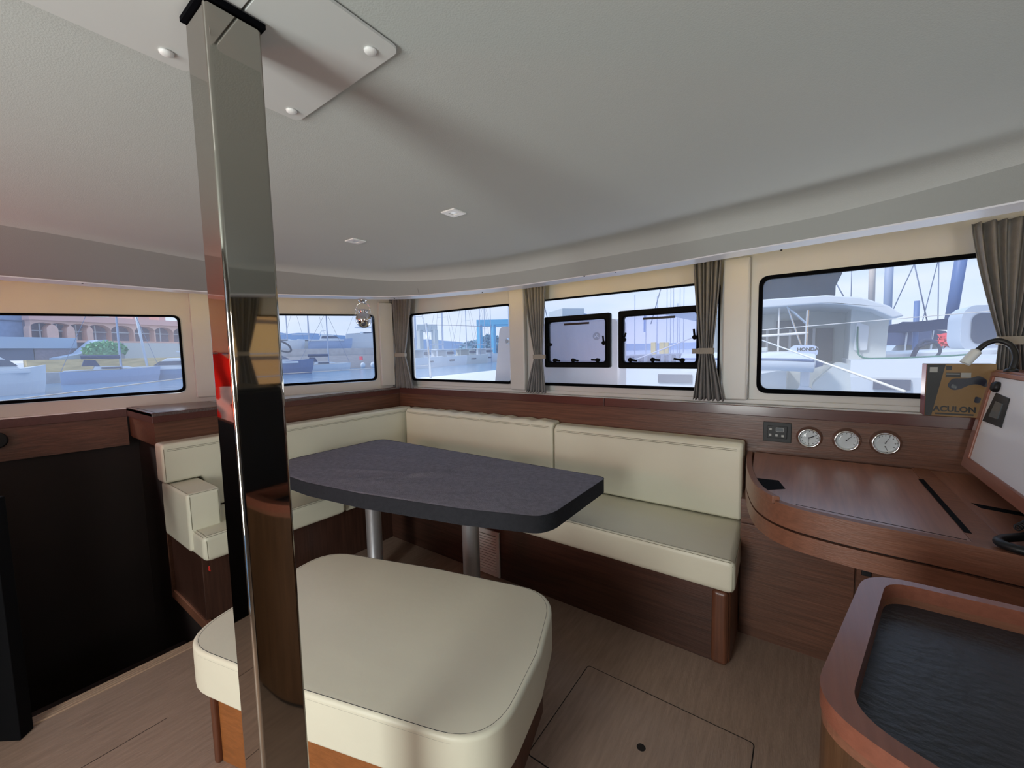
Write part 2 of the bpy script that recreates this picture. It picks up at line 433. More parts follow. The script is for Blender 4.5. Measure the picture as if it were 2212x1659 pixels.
mb.build('wall_front', M['gelcoat'], kind='structure')
w3 = window('window_3', xff, -3.19, 1.232, -1.955, 1.888, r=.04)
w4 = window('window_4', xff, -1.70, 1.232, -.425, 1.888, r=.04, gw=.011)
w5 = window('window_5', xff, -.232, 1.232, 1.05, 1.888, r=.055, gw=.020, gbot=.024, pm=pane_mat(.035))
# pilasters between the windows
mb = MB(); mb.box((-1.945, YF - .05, 1.19), (-1.80, YF, 2.0)); mb.build('trim_3', M['gelcoat'], kind='structure', bevel=.012)
mb = MB(); mb.box((-.407, YF - .05, 1.19), (-.272, YF, 2.0)); mb.build('trim_4', M['gelcoat'], kind='structure', bevel=.012)
mb = MB(); mb.prism([(1.43, 1.19), (1.56, 1.19), (1.56, 2.0), (1.43, 2.0)], -.05, 0, None, xf2); mb.build('trim_5', M['gelcoat'], kind='structure', bevel=.012)
mb = MB(); mb.prism([(2.73, 1.2), (2.87, 1.2), (2.87, 2.0), (2.73, 2.0)], -.05, 0, None, xf1); mb.build('trim_6', M['gelcoat'], kind='structure', bevel=.012)
# aft bulkhead with the open cockpit door
mb = MB(); mb.prism([(-4.3, -.76), (3.0, -.76), (3.0, 2.2), (-4.3, 2.2)], 0, .05, [[(-1.30, .02), (-.34, .02), (-.34, 1.93), (-1.30, 1.93)]], lambda x, z, d: (x, -1.62 - d, z))
mb.build('wall_aft', M['gelcoat'], kind='structure')
# cabin side shell outside
for nm, A, B in (('wall_port', A1, B2), ('wall_starboard', mir(A1), mir(B2))):
    xfo = frame(A, B, ROOM); L = math.hypot(B[0] - A[0], B[1] - A[1])
    mb = MB(); mb.prism([(-.1, -.76), (L + .05, -.76), (L + .05, 1.1), (-.1, 1.1)], .45, .5, None, xfo); mb.build(nm, M['dark_hull'], kind='structure')  # shell coloured dark to stand in for shade in the stair well
mb = MB(); mb.box((-3.5, YF + .05, -.5), (2.2, YF + .1, 1.12)); mb.build('wall_front', M['gelcoat'], kind='structure')

# ledges: white strip + dark nosing + wood wainscot
NX = -3.31  # port nosing face
mb = MB(); mb.box((NX, 2.645, 1.150), (1.6, YF, 1.168)); mb.box((NX, 2.69, 1.168), (1.6, YF, 1.195)); mb.build('trim_7', M['gelcoat'], kind='structure', bevel=.003)
mb = MB(); mb.box((NX - .03, 2.632, 1.108), (-1.13, 2.662, 1.164)); mb.box((-1.128, 2.632, 1.108), (1.6, 2.662, 1.164)); mb.build('trim_8', M['nose'], kind='structure', bevel=.003)
mb = MB(); mb.box((NX - .05, 2.645, .0), (1.6, 2.665, 1.106)); mb.build('wall_front', M['wood_x'], kind='structure')
# port ledge over the sofa (wedge) and its boxed nosing
mb = MB(); mb.prism([(-3.235, .70), (-3.31, 2.64), (-3.34, 2.69), (-3.79, 1.1), (-3.86, .70)], 1.15, 1.166); mb.build('trim_9', M['gelcoat'], kind='structure')
mb = MB(); mb.prism([(-3.235, .70), (-3.31, 2.64), (-3.334, 2.64), (-3.262, .724), (-3.86, .724), (-3.86, .70)], 1.108, 1.170); mb.build('trim_10', M['nose'], kind='structure', bevel=.002)
mb = MB(); mb.prism([(-3.26, .712), (-3.325, 2.64), (-3.345, 2.64), (-3.28, .735), (-3.86, .735), (-3.86, .712)], .965, 1.106); mb.prism([(-3.27, .73), (-3.33, 2.64), (-3.35, 2.64), (-3.29, .73)], .0, .965)
mb.box((-3.86, .72, .955), (-3.27, .76, .966)); mb.build('wall_port', M['wood_y'], kind='structure')
# polished top of the box end
mb = MB(); mb.prism([(-3.262, .726), (-3.275, 1.15), (-3.72, 1.15), (-3.85, .726)], 1.166, 1.171); mb.build('trim_11', M['nose'], kind='structure')
# port wall beside the stair well: nosing and hanging wood panel
NP = [(-4.15, -1.6), (-3.915, .0), (-3.84, .70)]
def strip(mb, P, t, z0, z1):
    for a, b in zip(P[:-1], P[1:]):
        mb.prism([(a[0], a[1]), (b[0], b[1]), (b[0] - t, b[1]), (a[0] - t, a[1])], z0, z1)
mb = MB(); strip(mb, NP, .05, 1.106, 1.160); mb.build('trim_12', M['nose'], kind='structure', bevel=.002)
mb = MB(); strip(mb, NP, .12, 1.160, 1.168); mb.build('trim_13', M['white_paint'], kind='structure')
mb = MB(); strip(mb, [(x - .012, y) for x, y in NP], .03, .905, 1.105); mb.build('wall_port', M['wood_y'], kind='structure')
mb = MB(); mb.tube([(-3.93, .115, 1.04), (-3.86, .125, 1.04)], .05, 20); o = mb.build('speaker', M['black'], bevel=.01); tag(o, 'round black fitting on the wood panel below the far left window', 'speaker')

# valance (lit from behind) and ceiling
inner = [(-3.36, -1.6), (-3.33, -.6), (-3.28, .18), (-3.2, 1.0), (-3.01, 1.38), (-2.54, 2.0), (-1.99, 2.17), (-1.53, 2.24), (-.7, 2.21), (-.31, 2.15), (.07, 2.10), (.54, 2.00), (1.1, 1.75), (1.57, 1.25), (1.76, .8), (1.85, .0), (1.92, -1.6)]
crease = [(-2.72, -1.6, 2.07), (-2.72, -.6, 2.07), (-2.73, .17, 2.07), (-2.86, .92, 2.065), (-2.80, 1.32, 2.055), (-2.47, 1.93, 2.03), (-1.99, 2.15, 2.02), (-1.52, 2.235, 2.02), (-.69, 2.195, 2.02), (-.31, 2.14, 2.015), (.067, 2.09, 2.015), (.51, 1.94, 2.03), (1.0, 1.66, 2.04), (1.35, 1.15, 2.06), (1.4, .7, 2.07), (1.38, 0, 2.07), (1.38, -1.6, 2.07)]
outer = [(-3.60, -1.6), (-3.56, -.6), (-3.46, .19), (-3.34, 1.05), (-3.16, 1.47), (-2.67, 2.13), (-2.10, 2.33), (-1.62, 2.39), (-.74, 2.35), (-.32, 2.29), (.09, 2.23), (.60, 2.15), (1.2, 1.87), (1.7, 1.34), (1.91, .85), (2.0, 0), (2.1, -1.6)]
ic = catmull([(x, y, 1.93) for x, y in inner]); cc = catmull(crease); oc = catmull([(x, y, 1.934) for x, y in outer])
mb = MB(); n = len(ic)
mid = [p.lerp(q, .34) + Vector((0, 0, .002)) for p, q in zip(ic, cc)]
up = [Vector((p.x, p.y, 1.945)) for p in oc]
mb.loft([cc, mid, [p + Vector((0, 0, .006)) for p in ic]], closed=False, cap=False)
o = mb.build('trim_14', M['valance'], kind='structure', smooth=True)
mb = MB(); mb.loft([[p + Vector((0, 0, .006)) for p in ic], ic, oc, up], closed=False, cap=False)
mb.build('trim_15', M['white_paint'], kind='structure')
# thin joint lines and screw heads on the valance
mb = MB()
for i in (32,):
    p = ic[i]; q = cc[i]; d = Vector((EYE.x - p.x, EYE.y - p.y, 0)).normalized() * .002
    mb.tube([p + d, p.lerp(q, .5) + d], .0005, 5)
mb.build('trim_16', M['groove'], kind='structure')
mb = MB()
for x, y in ((178, 612), (852, 645), (1042, 632), (1262, 597), (1330, 588), (1688, 541)):
    d = ray(x, y); t = (1.93 - 1.5) / d.z; p = EYE + d * t; mb.lathe([(.004, -.002), (.004, .004)], p, n=8)
mb.build('trim_17', M['groove'], kind='structure')
# LED strip on top of the valance shelf
led = [p.lerp(q, .93) for p, q in zip(ic, oc)]
mb = MB(); mb.loft([[Vector((p.x, p.y, 1.948)) for p in led], [Vector((p.x, p.y, 1.960)) for p in led], [Vector((p.x, p.y, 1.960)) + (Vector((q.x, q.y, 0)) - Vector((p.x, p.y, 0))).normalized() * .012 for p, q in zip(led, oc)]], closed=False, cap=False)
o = mb.build('light_strip', M['led']); tag(o, 'warm light strip hidden on top of the white valance shelf', 'light strip')
CZ = 2.085
cen = Vector((-.72, .2, CZ))
r1 = [Vector((p.x, p.y, p.z)) for p in cc]
inw = [(Vector((cen.x, cen.y, 0)) - Vector((p.x, p.y, 0))).normalized() for p in cc]
r2 = [p + w * .035 + Vector((0, 0, (CZ - p.z) * .6)) for p, w in zip(cc, inw)]
r2b = [p + w * .09 + Vector((0, 0, (CZ - p.z) * .93)) for p, w in zip(cc, inw)]
r3 = [Vector((p.x, p.y, CZ)) + w * .16 for p, w in zip(cc, inw)]
r4 = [Vector((p.x, p.y, CZ)) + w * .20 for p, w in zip(cc, inw)]
mb = MB(); mb.loft([r1, r2, r2b, r3, r4], closed=False, cap=False)
k = len(mb.v) - len(r4); mb.v.append(Vector((cen.x, -1.65, CZ))); c_ = len(mb.v) - 1
for i in range(len(r3) - 1): mb.f.append((k + i, k + i + 1, c_))
ceil = mb.build('ceiling', M['headliner'], kind='structure', smooth=True, origin=(0, 0, 2))
mb = MB(); mb.box((-4.35, -1.75, 2.17), (2.95, 2.80, 2.3)); mb.build('roof_shell', M['white'], parent=ceil)
# screwed plates round the pole head
def plate(poly, holes_, lab):
    mb = MB(); mb.prism(poly, CZ - .008, CZ - .002); t = mb.build('ceiling_plate', M['plate'], bevel=.003); tag(t, lab, 'cover panel', 'white cover plates round the pole head')
    for x, y in holes_:
        s = MB(); s.lathe([(.012, -.003), (.011, -.006), (.006, -.009)], (x, y, CZ - .006), n=20); s.build('screw_cap', M['lamp_white'], parent=t, smooth=True)
plate(rpoly([(-1.035, .335), (-.648, .335), (-.648, .552), (-1.035, .552)], .02), [(-.69, .515), (-1.0, .518)], 'white screwed ceiling plate in front of the pole, two screw caps near its far edge')
plate(rpoly([(-1.035, -.32), (-.648, -.32), (-.648, .330), (-1.035, .330)], .02), [(-.995, .285), (-.69, .29)], 'white screwed ceiling plate at the pole head, running off the top of the picture')
# recessed square downlights
for x, y, lab in ((-1.214, 1.283, 'square white ceiling downlight, the one nearer the middle of the ceiling'), (-1.898, 1.272, 'square white ceiling downlight, the one nearer the left windows')):
    t = empty('downlight', (x, y, CZ), lab, 'ceiling light', 'square ceiling downlights')
    s = .038; mb = MB(); mb.prism([(-s, -s), (s, -s), (s, s), (-s, s)], -.006, 0, [[(-.016, -.016), (.016, -.016), (.016, .016), (-.016, .016)]]); mb.build('bezel', M['lamp_white'], parent=t, local=True, bevel=.002)
    mb = MB(); mb.box((-.0155, -.0155, -.003), (.0155, .0155, -.001)); mb.build('lens', M['lamp_lens'], parent=t, local=True)

# ============================================================ POLE
t = empty('mast_support_pole', (-.8255, .3195, 0), 'tall square polished steel pole standing from floor to ceiling', 'pole')
mb = MB(); mb.box((-.868, .277, 0), (-.783, .362, 2.068)); mb.build('post', M['mirror'], parent=t, bevel=.007, seg=5)
mb = MB(); mb.box((-.873, .272, 2.066), (-.778, .367, 2.074)); mb.build('collar', M['gasket'], parent=t)

# ============================================================ CURTAINS
def curtain(xt, xm, xb, y, zt, zm, zb, n, label, xf=None, amp=.016, tab=1):
    xf = xf or (lambda x, y_, z: (x, y_, z)); R = 34; Cn = n * 10; rows = []
    base = xf((xm[0] + xm[1]) / 2, y, zb)
    for i in range(R + 1):
        z = zt + (zb - zt) * i / R
        if z > zm: s = (zt - z) / (zt - zm); s2 = s ** 1.25; a, b = [xt[k] + (xm[k] - xt[k]) * s2 for k in (0, 1)]
        else: s = (zm - z) / (zm - zb); s2 = s ** .95; a, b = [xm[k] + (xb[k] - xm[k]) * s2 for k in (0, 1)]
        wf = (b - a) / (xt[1] - xt[0]); row = []
        for j in range(Cn + 1):
            q = j / Cn; am = amp * (.45 + .55 * wf) * (1 + .25 * math.sin(q * 17 + z * 3))
            ph = 2 * PI * n * q + .5 * math.sin(z * 4 + q * 5)
            row.append(Vector(xf(a + (b - a) * q + .004 * wf * math.sin(ph * .5 + 1), y + am * math.sin(ph), z + (.006 * math.sin(ph) if i == R else 0))))
        rows.append(row)
    t = empty('curtain', base, label, 'curtain', 'taupe tied-back curtains')
    mb = MB(); mb.loft(rows, closed=False, cap=False)
    mb.build('cloth', M['curtain'], parent=t, smooth=True, mod=lambda o: setattr(o.modifiers.new('s', 'SOLIDIFY'), 'thickness', .002))
    h = .017; x0, x1 = xm[0] - .006, xm[1] + .006; yy = amp * .9 + .006
    ring = rrect(x0, y - yy, x1, y + yy, .012, 4); mb = MB()
    mb.prism(ring, zm - h, zm + h, None, lambda a, b, c: xf(a, b, c))
    if tab: mb.prism([(x1 - .01, y - yy - .003) if tab > 0 else (x0 - .03, y - yy - .003), (x1 + .035, y - yy - .003) if tab > 0 else (x0 + .01, y - yy - .003), (x1 + .035, y - yy + .001) if tab > 0 else (x0 + .01, y - yy + .001), (x1 - .01, y - yy + .001) if tab > 0 else (x0 - .03, y - yy + .001)], zm - .015, zm + .015, None, lambda a, b, c: xf(a, b, c))
    mb.build('tie_band', M['tie'], parent=t)
    return t


curtain((-3.375, -3.045), (-3.30, -3.165), (-3.365, -3.055), 2.60, 2.035, 1.49, 1.172, 8, 'taupe curtain tied back in the room corner, left of the front windows', tab=0)
curtain((-1.775, -1.575), (-1.685, -1.613), (-1.765, -1.580), 2.615, 2.0, 1.456, 1.185, 7, 'taupe curtain tied back left of the two black framed hatches')
curtain((-.565, -.408), (-.520, -.447), (-.555, -.382), 2.615, 2.0, 1.478, 1.190, 7, 'taupe curtain tied back over the right edge of the right hand black hatch', tab=-1)
curtain((.550, .90), (.652, .745), (.640, .80), 2.60, 2.0, 1.50, 1.185, 10, 'widest taupe curtain, tied back beside the reading lamp at the right edge', amp=.02, tab=0)
curtain((.24, .50), (.29, .38), (.26, .46), -.06, 2.0, 1.53, 1.20, 8, 'taupe curtain beside the starboard window, seen mirrored in the steel pole', xf=lambda x, y, z: tuple(frame(mir(A2), mir(B2), ROOM)(x, z, y)), tab=0)

# ============================================================ SOFA
so = empty('corner_sofa', (-2.9, 1.9, 0), 'cream upholstered corner sofa with dark wood plinth under the windows', 'sofa')
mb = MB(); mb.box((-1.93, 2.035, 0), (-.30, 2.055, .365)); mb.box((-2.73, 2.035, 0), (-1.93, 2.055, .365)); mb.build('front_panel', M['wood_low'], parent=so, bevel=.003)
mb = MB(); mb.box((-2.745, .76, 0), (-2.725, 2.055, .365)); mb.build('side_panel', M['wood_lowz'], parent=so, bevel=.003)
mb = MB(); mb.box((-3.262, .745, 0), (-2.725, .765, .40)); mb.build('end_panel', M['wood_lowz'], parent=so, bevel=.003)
mb = MB(); mb.box((-.325, 2.04, 0), (-.255, 2.64, .365)); mb.build('end_panel', M['wood_z'], parent=so, bevel=.02, seg=4)
mb = MB(); mb.box((-.335, 2.02, 0), (-.262, 2.09, .365)); mb.build('corner_post', M['wood_z'], parent=so, bevel=.022, seg=5)


def stitch(parent, pts, off, r=.0010):
    mb = MB()
    for o_ in off: mb.tube([Vector(p) + Vector(o_) for p in pts], r, 5)
    return mb.build('stitching', M['piping'], parent=parent)


def cushion(poly, z0, z1, bev=.028, puff=.010, xf=None, name='seat_cushion'):
    """rounded cushion, its top slightly domed"""
    mb = MB(); mb.prism(poly, z0, z1, None, xf)
    def md(o):
        pass
    return mb.build(name, M['leather'], parent=so, bevel=bev, seg=5)


S0, S1 = .368, .522
c = cushion([(-1.50, 2.012), (-.235, 2.012), (-.262, 2.58), (-1.50, 2.58)], S0, S1)
stitch(c, [(-1.49, 2.030, S1), (-.255, 2.030, S1)], [(0, 0, .0), (0, -.013, -.006), (0, -.006, .001)][:2]); stitch(c, [(-.248, 2.016, S0 + .01), (-.248, 2.018, S1 - .02)], [(0, 0, 0)])
stitch(c, [(-.240, 2.03, S1 - .004), (-.262, 2.56, S1 - .002)], [(0, 0, 0)])
c = cushion([(-2.68, 2.035), (-1.515, 2.025), (-1.515, 2.58), (-3.16, 2.58), (-3.16, 2.05), (-2.68, 1.60)], S0, S1)
c = cushion([(-3.17, .735), (-2.64, .735), (-2.64, 1.585), (-3.17, 1.585)], S0 + .01, S1)
stitch(c, [(-2.658, .75, S1), (-2.658, 1.57, S1)], [(0, 0, 0), (.013, 0, -.006)]); stitch(c, [(-2.64, .752, S0 + .03), (-2.641, .752, S1 - .025)], [(0, 0, 0)]); stitch(c, [(-2.80, .753, S1), (-2.66, .753, S1)], [(0, 0, 0), (0, -.012, -.005)])
# box shaped arm cushion at the stair end
c = cushion([(-3.265, .72), (-2.80, .72), (-2.80, .885), (-3.265, .885)], .40, .735, .02, name='arm_cushion')
stitch(c, [(-3.25, .733, .735), (-2.815, .733, .735)], [(0, 0, 0), (0, -.008, -.004)]); stitch(c, [(-2.806, .735, .73), (-2.806, .875, .73)], [(0, 0, 0)]); stitch(c, [(-2.799, .735, .72), (-2.799, .735, .53)], [(0, 0, 0)]); stitch(c, [(-2.799, .872, .72), (-2.799, .872, .53)], [(0, 0, 0)])


def backcush(x0, x1, y0, y1, z0, z1, side=False, notch=False, wr=False):
    if not side:
        mb = MB(); prof = [(y0, z0), (y1, z0), (y1, z1), (y0 + .028, z1 - .004), (y0 + .004, z1 - .035)]
        rings = []
        N = 26 if wr else 2
        for i in range(N + 1):
            x = x0 + (x1 - x0) * i / N; a = .0045 * math.sin(i * 2.4) * (1 if wr else 0) * min(1, i / 8)
            rings.append([Vector((x, yy + (a if k in (3, 4) else 0), zz + (a * 1.4 if k in (2, 3) else 0))) for k, (yy, zz) in enumerate(prof)])
        mb.loft(rings)
        c = mb.build('back_cushion', M['leather'], parent=so, bevel=.018, seg=4)
        stitch(c, [(x0 + .03, y0 + .002, z1 - .036), (x1 - .03, y0 + .002, z1 - .036)], [(0, -.001, 0), (0, -.002, -.009)])
    else:
        mb = MB(); xf_ = lambda a, b, c_: (c_, a, b)
        poly = [(y0, .742), (y0 + .19, .742), (y0 + .205, .73), (y0 + .205, z0), (y1, z0), (y1, z1), (y0, z1)] if notch else [(y0, z0), (y1, z0), (y1, z1), (y0, z1)]
        mb.prism(poly, x0, x1, None, xf_); c = mb.build('back_cushion', M['leather'], parent=so, bevel=.024, seg=4)
        stitch(c, [(x1 + .001, y0 + .03, z1 - .036), (x1 + .001, y1 - .02, z1 - .036)], [(0, 0, 0), (0, 0, -.009)])
        stitch(c, [(x1 + .001, y0 + .012, .76), (x1 + .001, y0 + .012, z1 - .03)], [(0, 0, 0)])
    return c


backcush(-1.470, -.272, 2.515, 2.640, .530, .968)
backcush(-3.10, -1.480, 2.515, 2.640, .530, .985, wr=True)
backcush(-3.27, -3.135, .705, 2.63, .530, .985, side=True, notch=True)
mb = MB(); mb.tube([(-2.60, .742, .350), (-2.60, .742, .372)], .004, 8); mb.tube([(-2.612, .742, .350), (-2.588, .742, .350)], .003, 8); mb.build('zip_pull', M['red'], parent=so, label='red zip pull')
# louvred vent set in the plinth
vt = empty('louvre_vent', (-1.70, 2.035, 0), 'grey louvred vent panel in the sofa plinth, behind the right table leg', 'vent')
V = lambda x, z, d: (x, 2.034 - d, z)
mb = MB(); mb.prism([(-1.80, .006), (-1.605, .006), (-1.605, .315), (-1.80, .315)], 0, .012, [[(-1.778, .035), (-1.63, .035), (-1.63, .285), (-1.778, .285)]], V); mb.build('frame', M['vent'], parent=vt, bevel=.002)
for k in range(13):
    z = .04 + k * .0188; mb = MB(); mb.prism([(-1.778, z), (-1.63, z), (-1.63, z + .012), (-1.778, z + .012)], .002, .009, None, lambda x, z_, d: (x, 2.034 - d - (.004 if z_ < z + .005 else 0), z_)); mb.build('louvre', M['vent'], parent=vt)

# ============================================================ TABLE
tb = empty('saloon_table', (-1.9, 1.65, 0), 'low saloon table under a fitted charcoal cloth cover, on two silver pillars', 'table')
edge = [(-2.93, 2.12), (-2.93, 1.30), (-2.60, 1.145), (-2.30, 1.145), (-1.88, 1.20), (-1.284, 1.335), (-.93, 1.455), (-.895, 1.53), (-.90, 2.125)]
poly = rpoly(edge, [.09, .12, .1, 0, 0, 0, .06, .05, .05])
mb = MB(); mb.prism([(x * .985 - .028, y * .985 + .025) for x, y in poly], .700, .752); mb.build('tabletop', M['wood_x'], parent=tb, bevel=.004)
# cover: wrinkled top grid + hanging band
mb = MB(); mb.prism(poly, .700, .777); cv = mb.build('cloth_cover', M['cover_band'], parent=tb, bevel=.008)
cx_, cy_ = -1.9, 1.66
mb = MB(); rings = []; NP_ = len(poly)
dense = []
for i in range(NP_):
    a = Vector(poly[i]); b = Vector(poly[(i + 1) % NP_]); m_ = max(1, int((b - a).length / .05))
    for k in range(m_): dense.append(a.lerp(b, k / m_))
def wrinkle(x, y):
    h = 0
    for (ax, ay, bx, by, w, s) in ((-1.95, 1.35, -1.62, 2.05, .018, .006), (-2.15, 1.30, -1.66, 1.75, .014, .004), (-1.3, 1.45, -1.1, 2.0, .02, .003), (-2.75, 1.7, -2.1, 1.8, .02, .003), (-2.6, 1.3, -2.0, 1.55, .02, .003), (-1.5, 1.4, -1.0, 1.75, .016, .003)):
        d = Vector((bx - ax, by - ay)); L = d.length; d /= L; q = Vector((x - ax, y - ay)); t_ = q.dot(d); e_ = abs(q.x * d.y - q.y * d.x)
        if -.1 < t_ < L + .1: h += 1.9 * s * math.exp(-(e_ / w) ** 2) * max(0, min(1, (t_ + .1) * 8)) * max(0, min(1, (L + .1 - t_) * 8))
    return h + .0013 * math.sin(x * 23 + y * 11) + .0012 * math.sin(x * 13 - y * 31)
for s in [1, .985, .96, .92, .88, .84, .8, .76, .72, .68, .64, .6, .56, .52, .48, .44, .4, .36, .32, .28, .24, .2, .16, .12, .08, .04, .01]:
    ring = []
    for p in dense:
        x = cx_ + (p.x - cx_) * s; y = cy_ + (p.y - cy_) * s
        ring.append(Vector((x, y, .7775 + (.0035 if s < .99 else 0) + (wrinkle(x, y) if s < .99 else 0))))
    rings.append(ring)
mb.loft(rings, cap=False); mb.f.append(tuple(range(len(mb.v) - len(dense), len(mb.v))))
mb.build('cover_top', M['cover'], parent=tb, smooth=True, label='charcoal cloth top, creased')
M['piping'] = M['cover_band']
stitch(tb, [Vector((p.x, p.y, .7785)) for p in dense] + [Vector((dense[0].x, dense[0].y, .7785))], [(0, 0, 0)], .0016).name = 'cover_seam'
for x, y in ((-2.33, 1.59), (-1.57, 1.715)):
    mb = MB(); mb.lathe([(.11, 0), (.11, .008), (.06, .014), (.05, .03), (.05, .66), (.056, .67), (.09, .69), (.09, .702)], (x, y, 0), n=32); mb.build('leg', M['alu'], parent=tb, smooth=True)

# ============================================================ OTTOMAN
ot = empty('ottoman_bench', (-1.295, .90, 0), 'wide cream padded bench seat on a wooden box in front of the table', 'bench')
U = Vector((.962, .272)); V2 = Vector((-.272, .962))
def oxf(x, y, z): p = Vector((-1.295, .90)) + U * x + V2 * y; return (p.x, p.y, z)
op = rpoly([(-.615, -.355), (0, -.372), (.615, -.355), (.635, 0), (.60, .355), (0, .375), (-.615, .355), (-.63, 0)], [.17, 0, .17, 0, .17, 0, .17, 0], 8)
mb = MB(); mb.prism(op, .335, .498, None, oxf); cu = mb.build('seat_cushion', M['leather'], parent=ot, bevel=.034, seg=6)
def oloop(s, z): return [Vector(oxf(x * s, y * s, z)) for x, y in op] + [Vector(oxf(op[0][0] * s, op[0][1] * s, z))]
mb = MB(); mb.tube(oloop(.972, .4975), .0009, 5); mb.tube(oloop(.990, .4905), .0009, 5); mb.tube(oloop(.998, .480), .0009, 5); mb.build('stitching', M['piping'], parent=cu)
bx = lambda s, x0, y0, x1, y1, z0, z1: s.prism([(x0, y0), (x1, y0), (x1, y1), (x0, y1)], z0, z1, None, oxf)
M['wood_ott'] = wood('orange_oak_box', rgb(150, 92, 48), 'x', .16)
mb = MB(); bx(mb, -.525, -.285, .525, .285, 0, .335); mb.build('box', M['wood_ott'], parent=ot, bevel=.004)
for s_ in (-1, 1): mb = MB(); bx(mb, s_ * .525, -.30, s_ * .55, .30, .0, .335); mb.build('end_panel', M['wood_z'], parent=ot, bevel=.008)

# ============================================================ CHART DESK
dk = empty('chart_desk', (.3, 2.3, 0), 'walnut chart desk with curved front below the round instruments', 'desk')
front = catmull([(-.262, 2.645, 0), (-.235, 2.33, 0), (-.18, 2.05, 0), (-.125, 1.925, 0), (-.065, 1.86, 0), (.018, 1.82, 0), (.167, 1.79, 0), (.43, 1.765, 0), (.80, 1.70, 0), (1.25, 1.60, 0)], 6)
fp = [(p.x, p.y) for p in front]; body = fp + [(1.25, 2.645)]
def inset(poly, d):
    c = Vector((.5, 2.4)); return [tuple(Vector(p) + (c - Vector(p)).normalized() * d) for p in poly]
mb = MB(); mb.prism(body, .797, .872); mb.build('upper_body', M['wood_edge'], parent=dk, bevel=.004)
mb = MB(); mb.prism([(x, y) if y > 2.6 or x > 1.2 else tuple(Vector((x, y)) + Vector((.012, .014))) for x, y in body], .786, .799); mb.build('shadow_gap', M['groove'], parent=dk)
mb = MB(); mb.prism(body, .722, .788); mb.build('lower_body', M['wood_edge'], parent=dk, bevel=.008)
def tilt(mb, k=.042):
    mb.v = [Vector((v.x, v.y, v.z - .012 + (v.y - 1.80) * k)) for v in mb.v]
# desk lid with finger notch on the left
lid = [(-.225, 2.62), (-.205, 2.30), (-.178, 2.15), (-.100, 2.16), (-.072, 2.075), (-.140, 2.02), (-.105, 1.94), (-.03, 1.885), (.10, 1.862), (.435, 1.81), (.415, 2.62)]
mb = MB(); mb.prism(lid, .868, .884); tilt(mb); mb.build('lid', M['wood_desk'], parent=dk, bevel=.0015)
mb = MB(); mb.tube([(-.02, 1.905, .8842), (.20, 1.872, .8842), (.425, 1.842, .8842)], .0011, 4); tilt(mb); mb.build('lid_seam', M['groove'], parent=dk)
mb = MB(); mb.prism([(-.19, 2.16), (-.09, 2.17), (-.06, 2.07), (-.15, 2.0)], .8842, .8850); tilt(mb); mb.build('finger_notch', M['black2'], parent=dk)
mb = MB(); mb.prism([(.432, 1.90), (.449, 1.90), (.428, 2.46), (.410, 2.46)], .8862, .8870); tilt(mb); mb.build('pen_slot', M['black2'], parent=dk)
mb = MB(); mb.prism([(.415, 2.642), (.435, 1.80), (.52, 1.785), (.475, 2.642)], .868, .886, None); tilt(mb); mb.build('divider_rail', M['wood_edge'], parent=dk, bevel=.0015)
mb = MB(); mb.prism([(.478, 2.642), (.523, 1.785), (1.24, 1.64), (1.24, 2.642)], .868, .881, None); tilt(mb); mb.build('side_top', M['wood_desk'], parent=dk, bevel=.0015)
mb = MB(); mb.prism([(.52, 2.235), (.535, 2.19), (.80, 2.12), (.80, 2.165)], .8812, .8820); tilt(mb); mb.build('slot_floor', M['black2'], parent=dk)
# raised lip along the left side
L = front[:22]; lip = [(p.x - .001, p.y) for p in L]; lin_ = [(p.x + .026, p.y + .004) for p in reversed(L)]
mb = MB(); mb.prism(lip + lin_, .868, .902); mb.build('left_lip', M['wood_edge'], parent=dk, bevel=.004)
R_ = front[22:]; mb = MB(); mb.prism([(p.x - .001, p.y - .001) for p in R_] + [(p.x + .004, p.y + .03) for p in reversed(R_)], .868, .886); mb.build('front_lip', M['wood_edge'], parent=dk, bevel=.003)
# cupboard under it
cb = empty('desk_cupboard', (.4, 2.45, 0), 'dark wood cupboard under the chart desk', 'cupboard')
mb = MB(); mb.box((-.255, 2.33, 0), (1.25, 2.64, .722)); mb.build('body', M['wood_x'], parent=cb)
for x0, x1 in ((-.25, .20), (.206, .80)):
    mb = MB(); mb.box((x0, 2.31, .06), (x1, 2.33, .60)); d_ = mb.build('door', M['wood_x'], parent=cb, bevel=.002)
mb = MB(); mb.box((.222, 2.300, .475), (.256, 2.31, .515)); mb.build('latch', M['black'], parent=d_, bevel=.003)

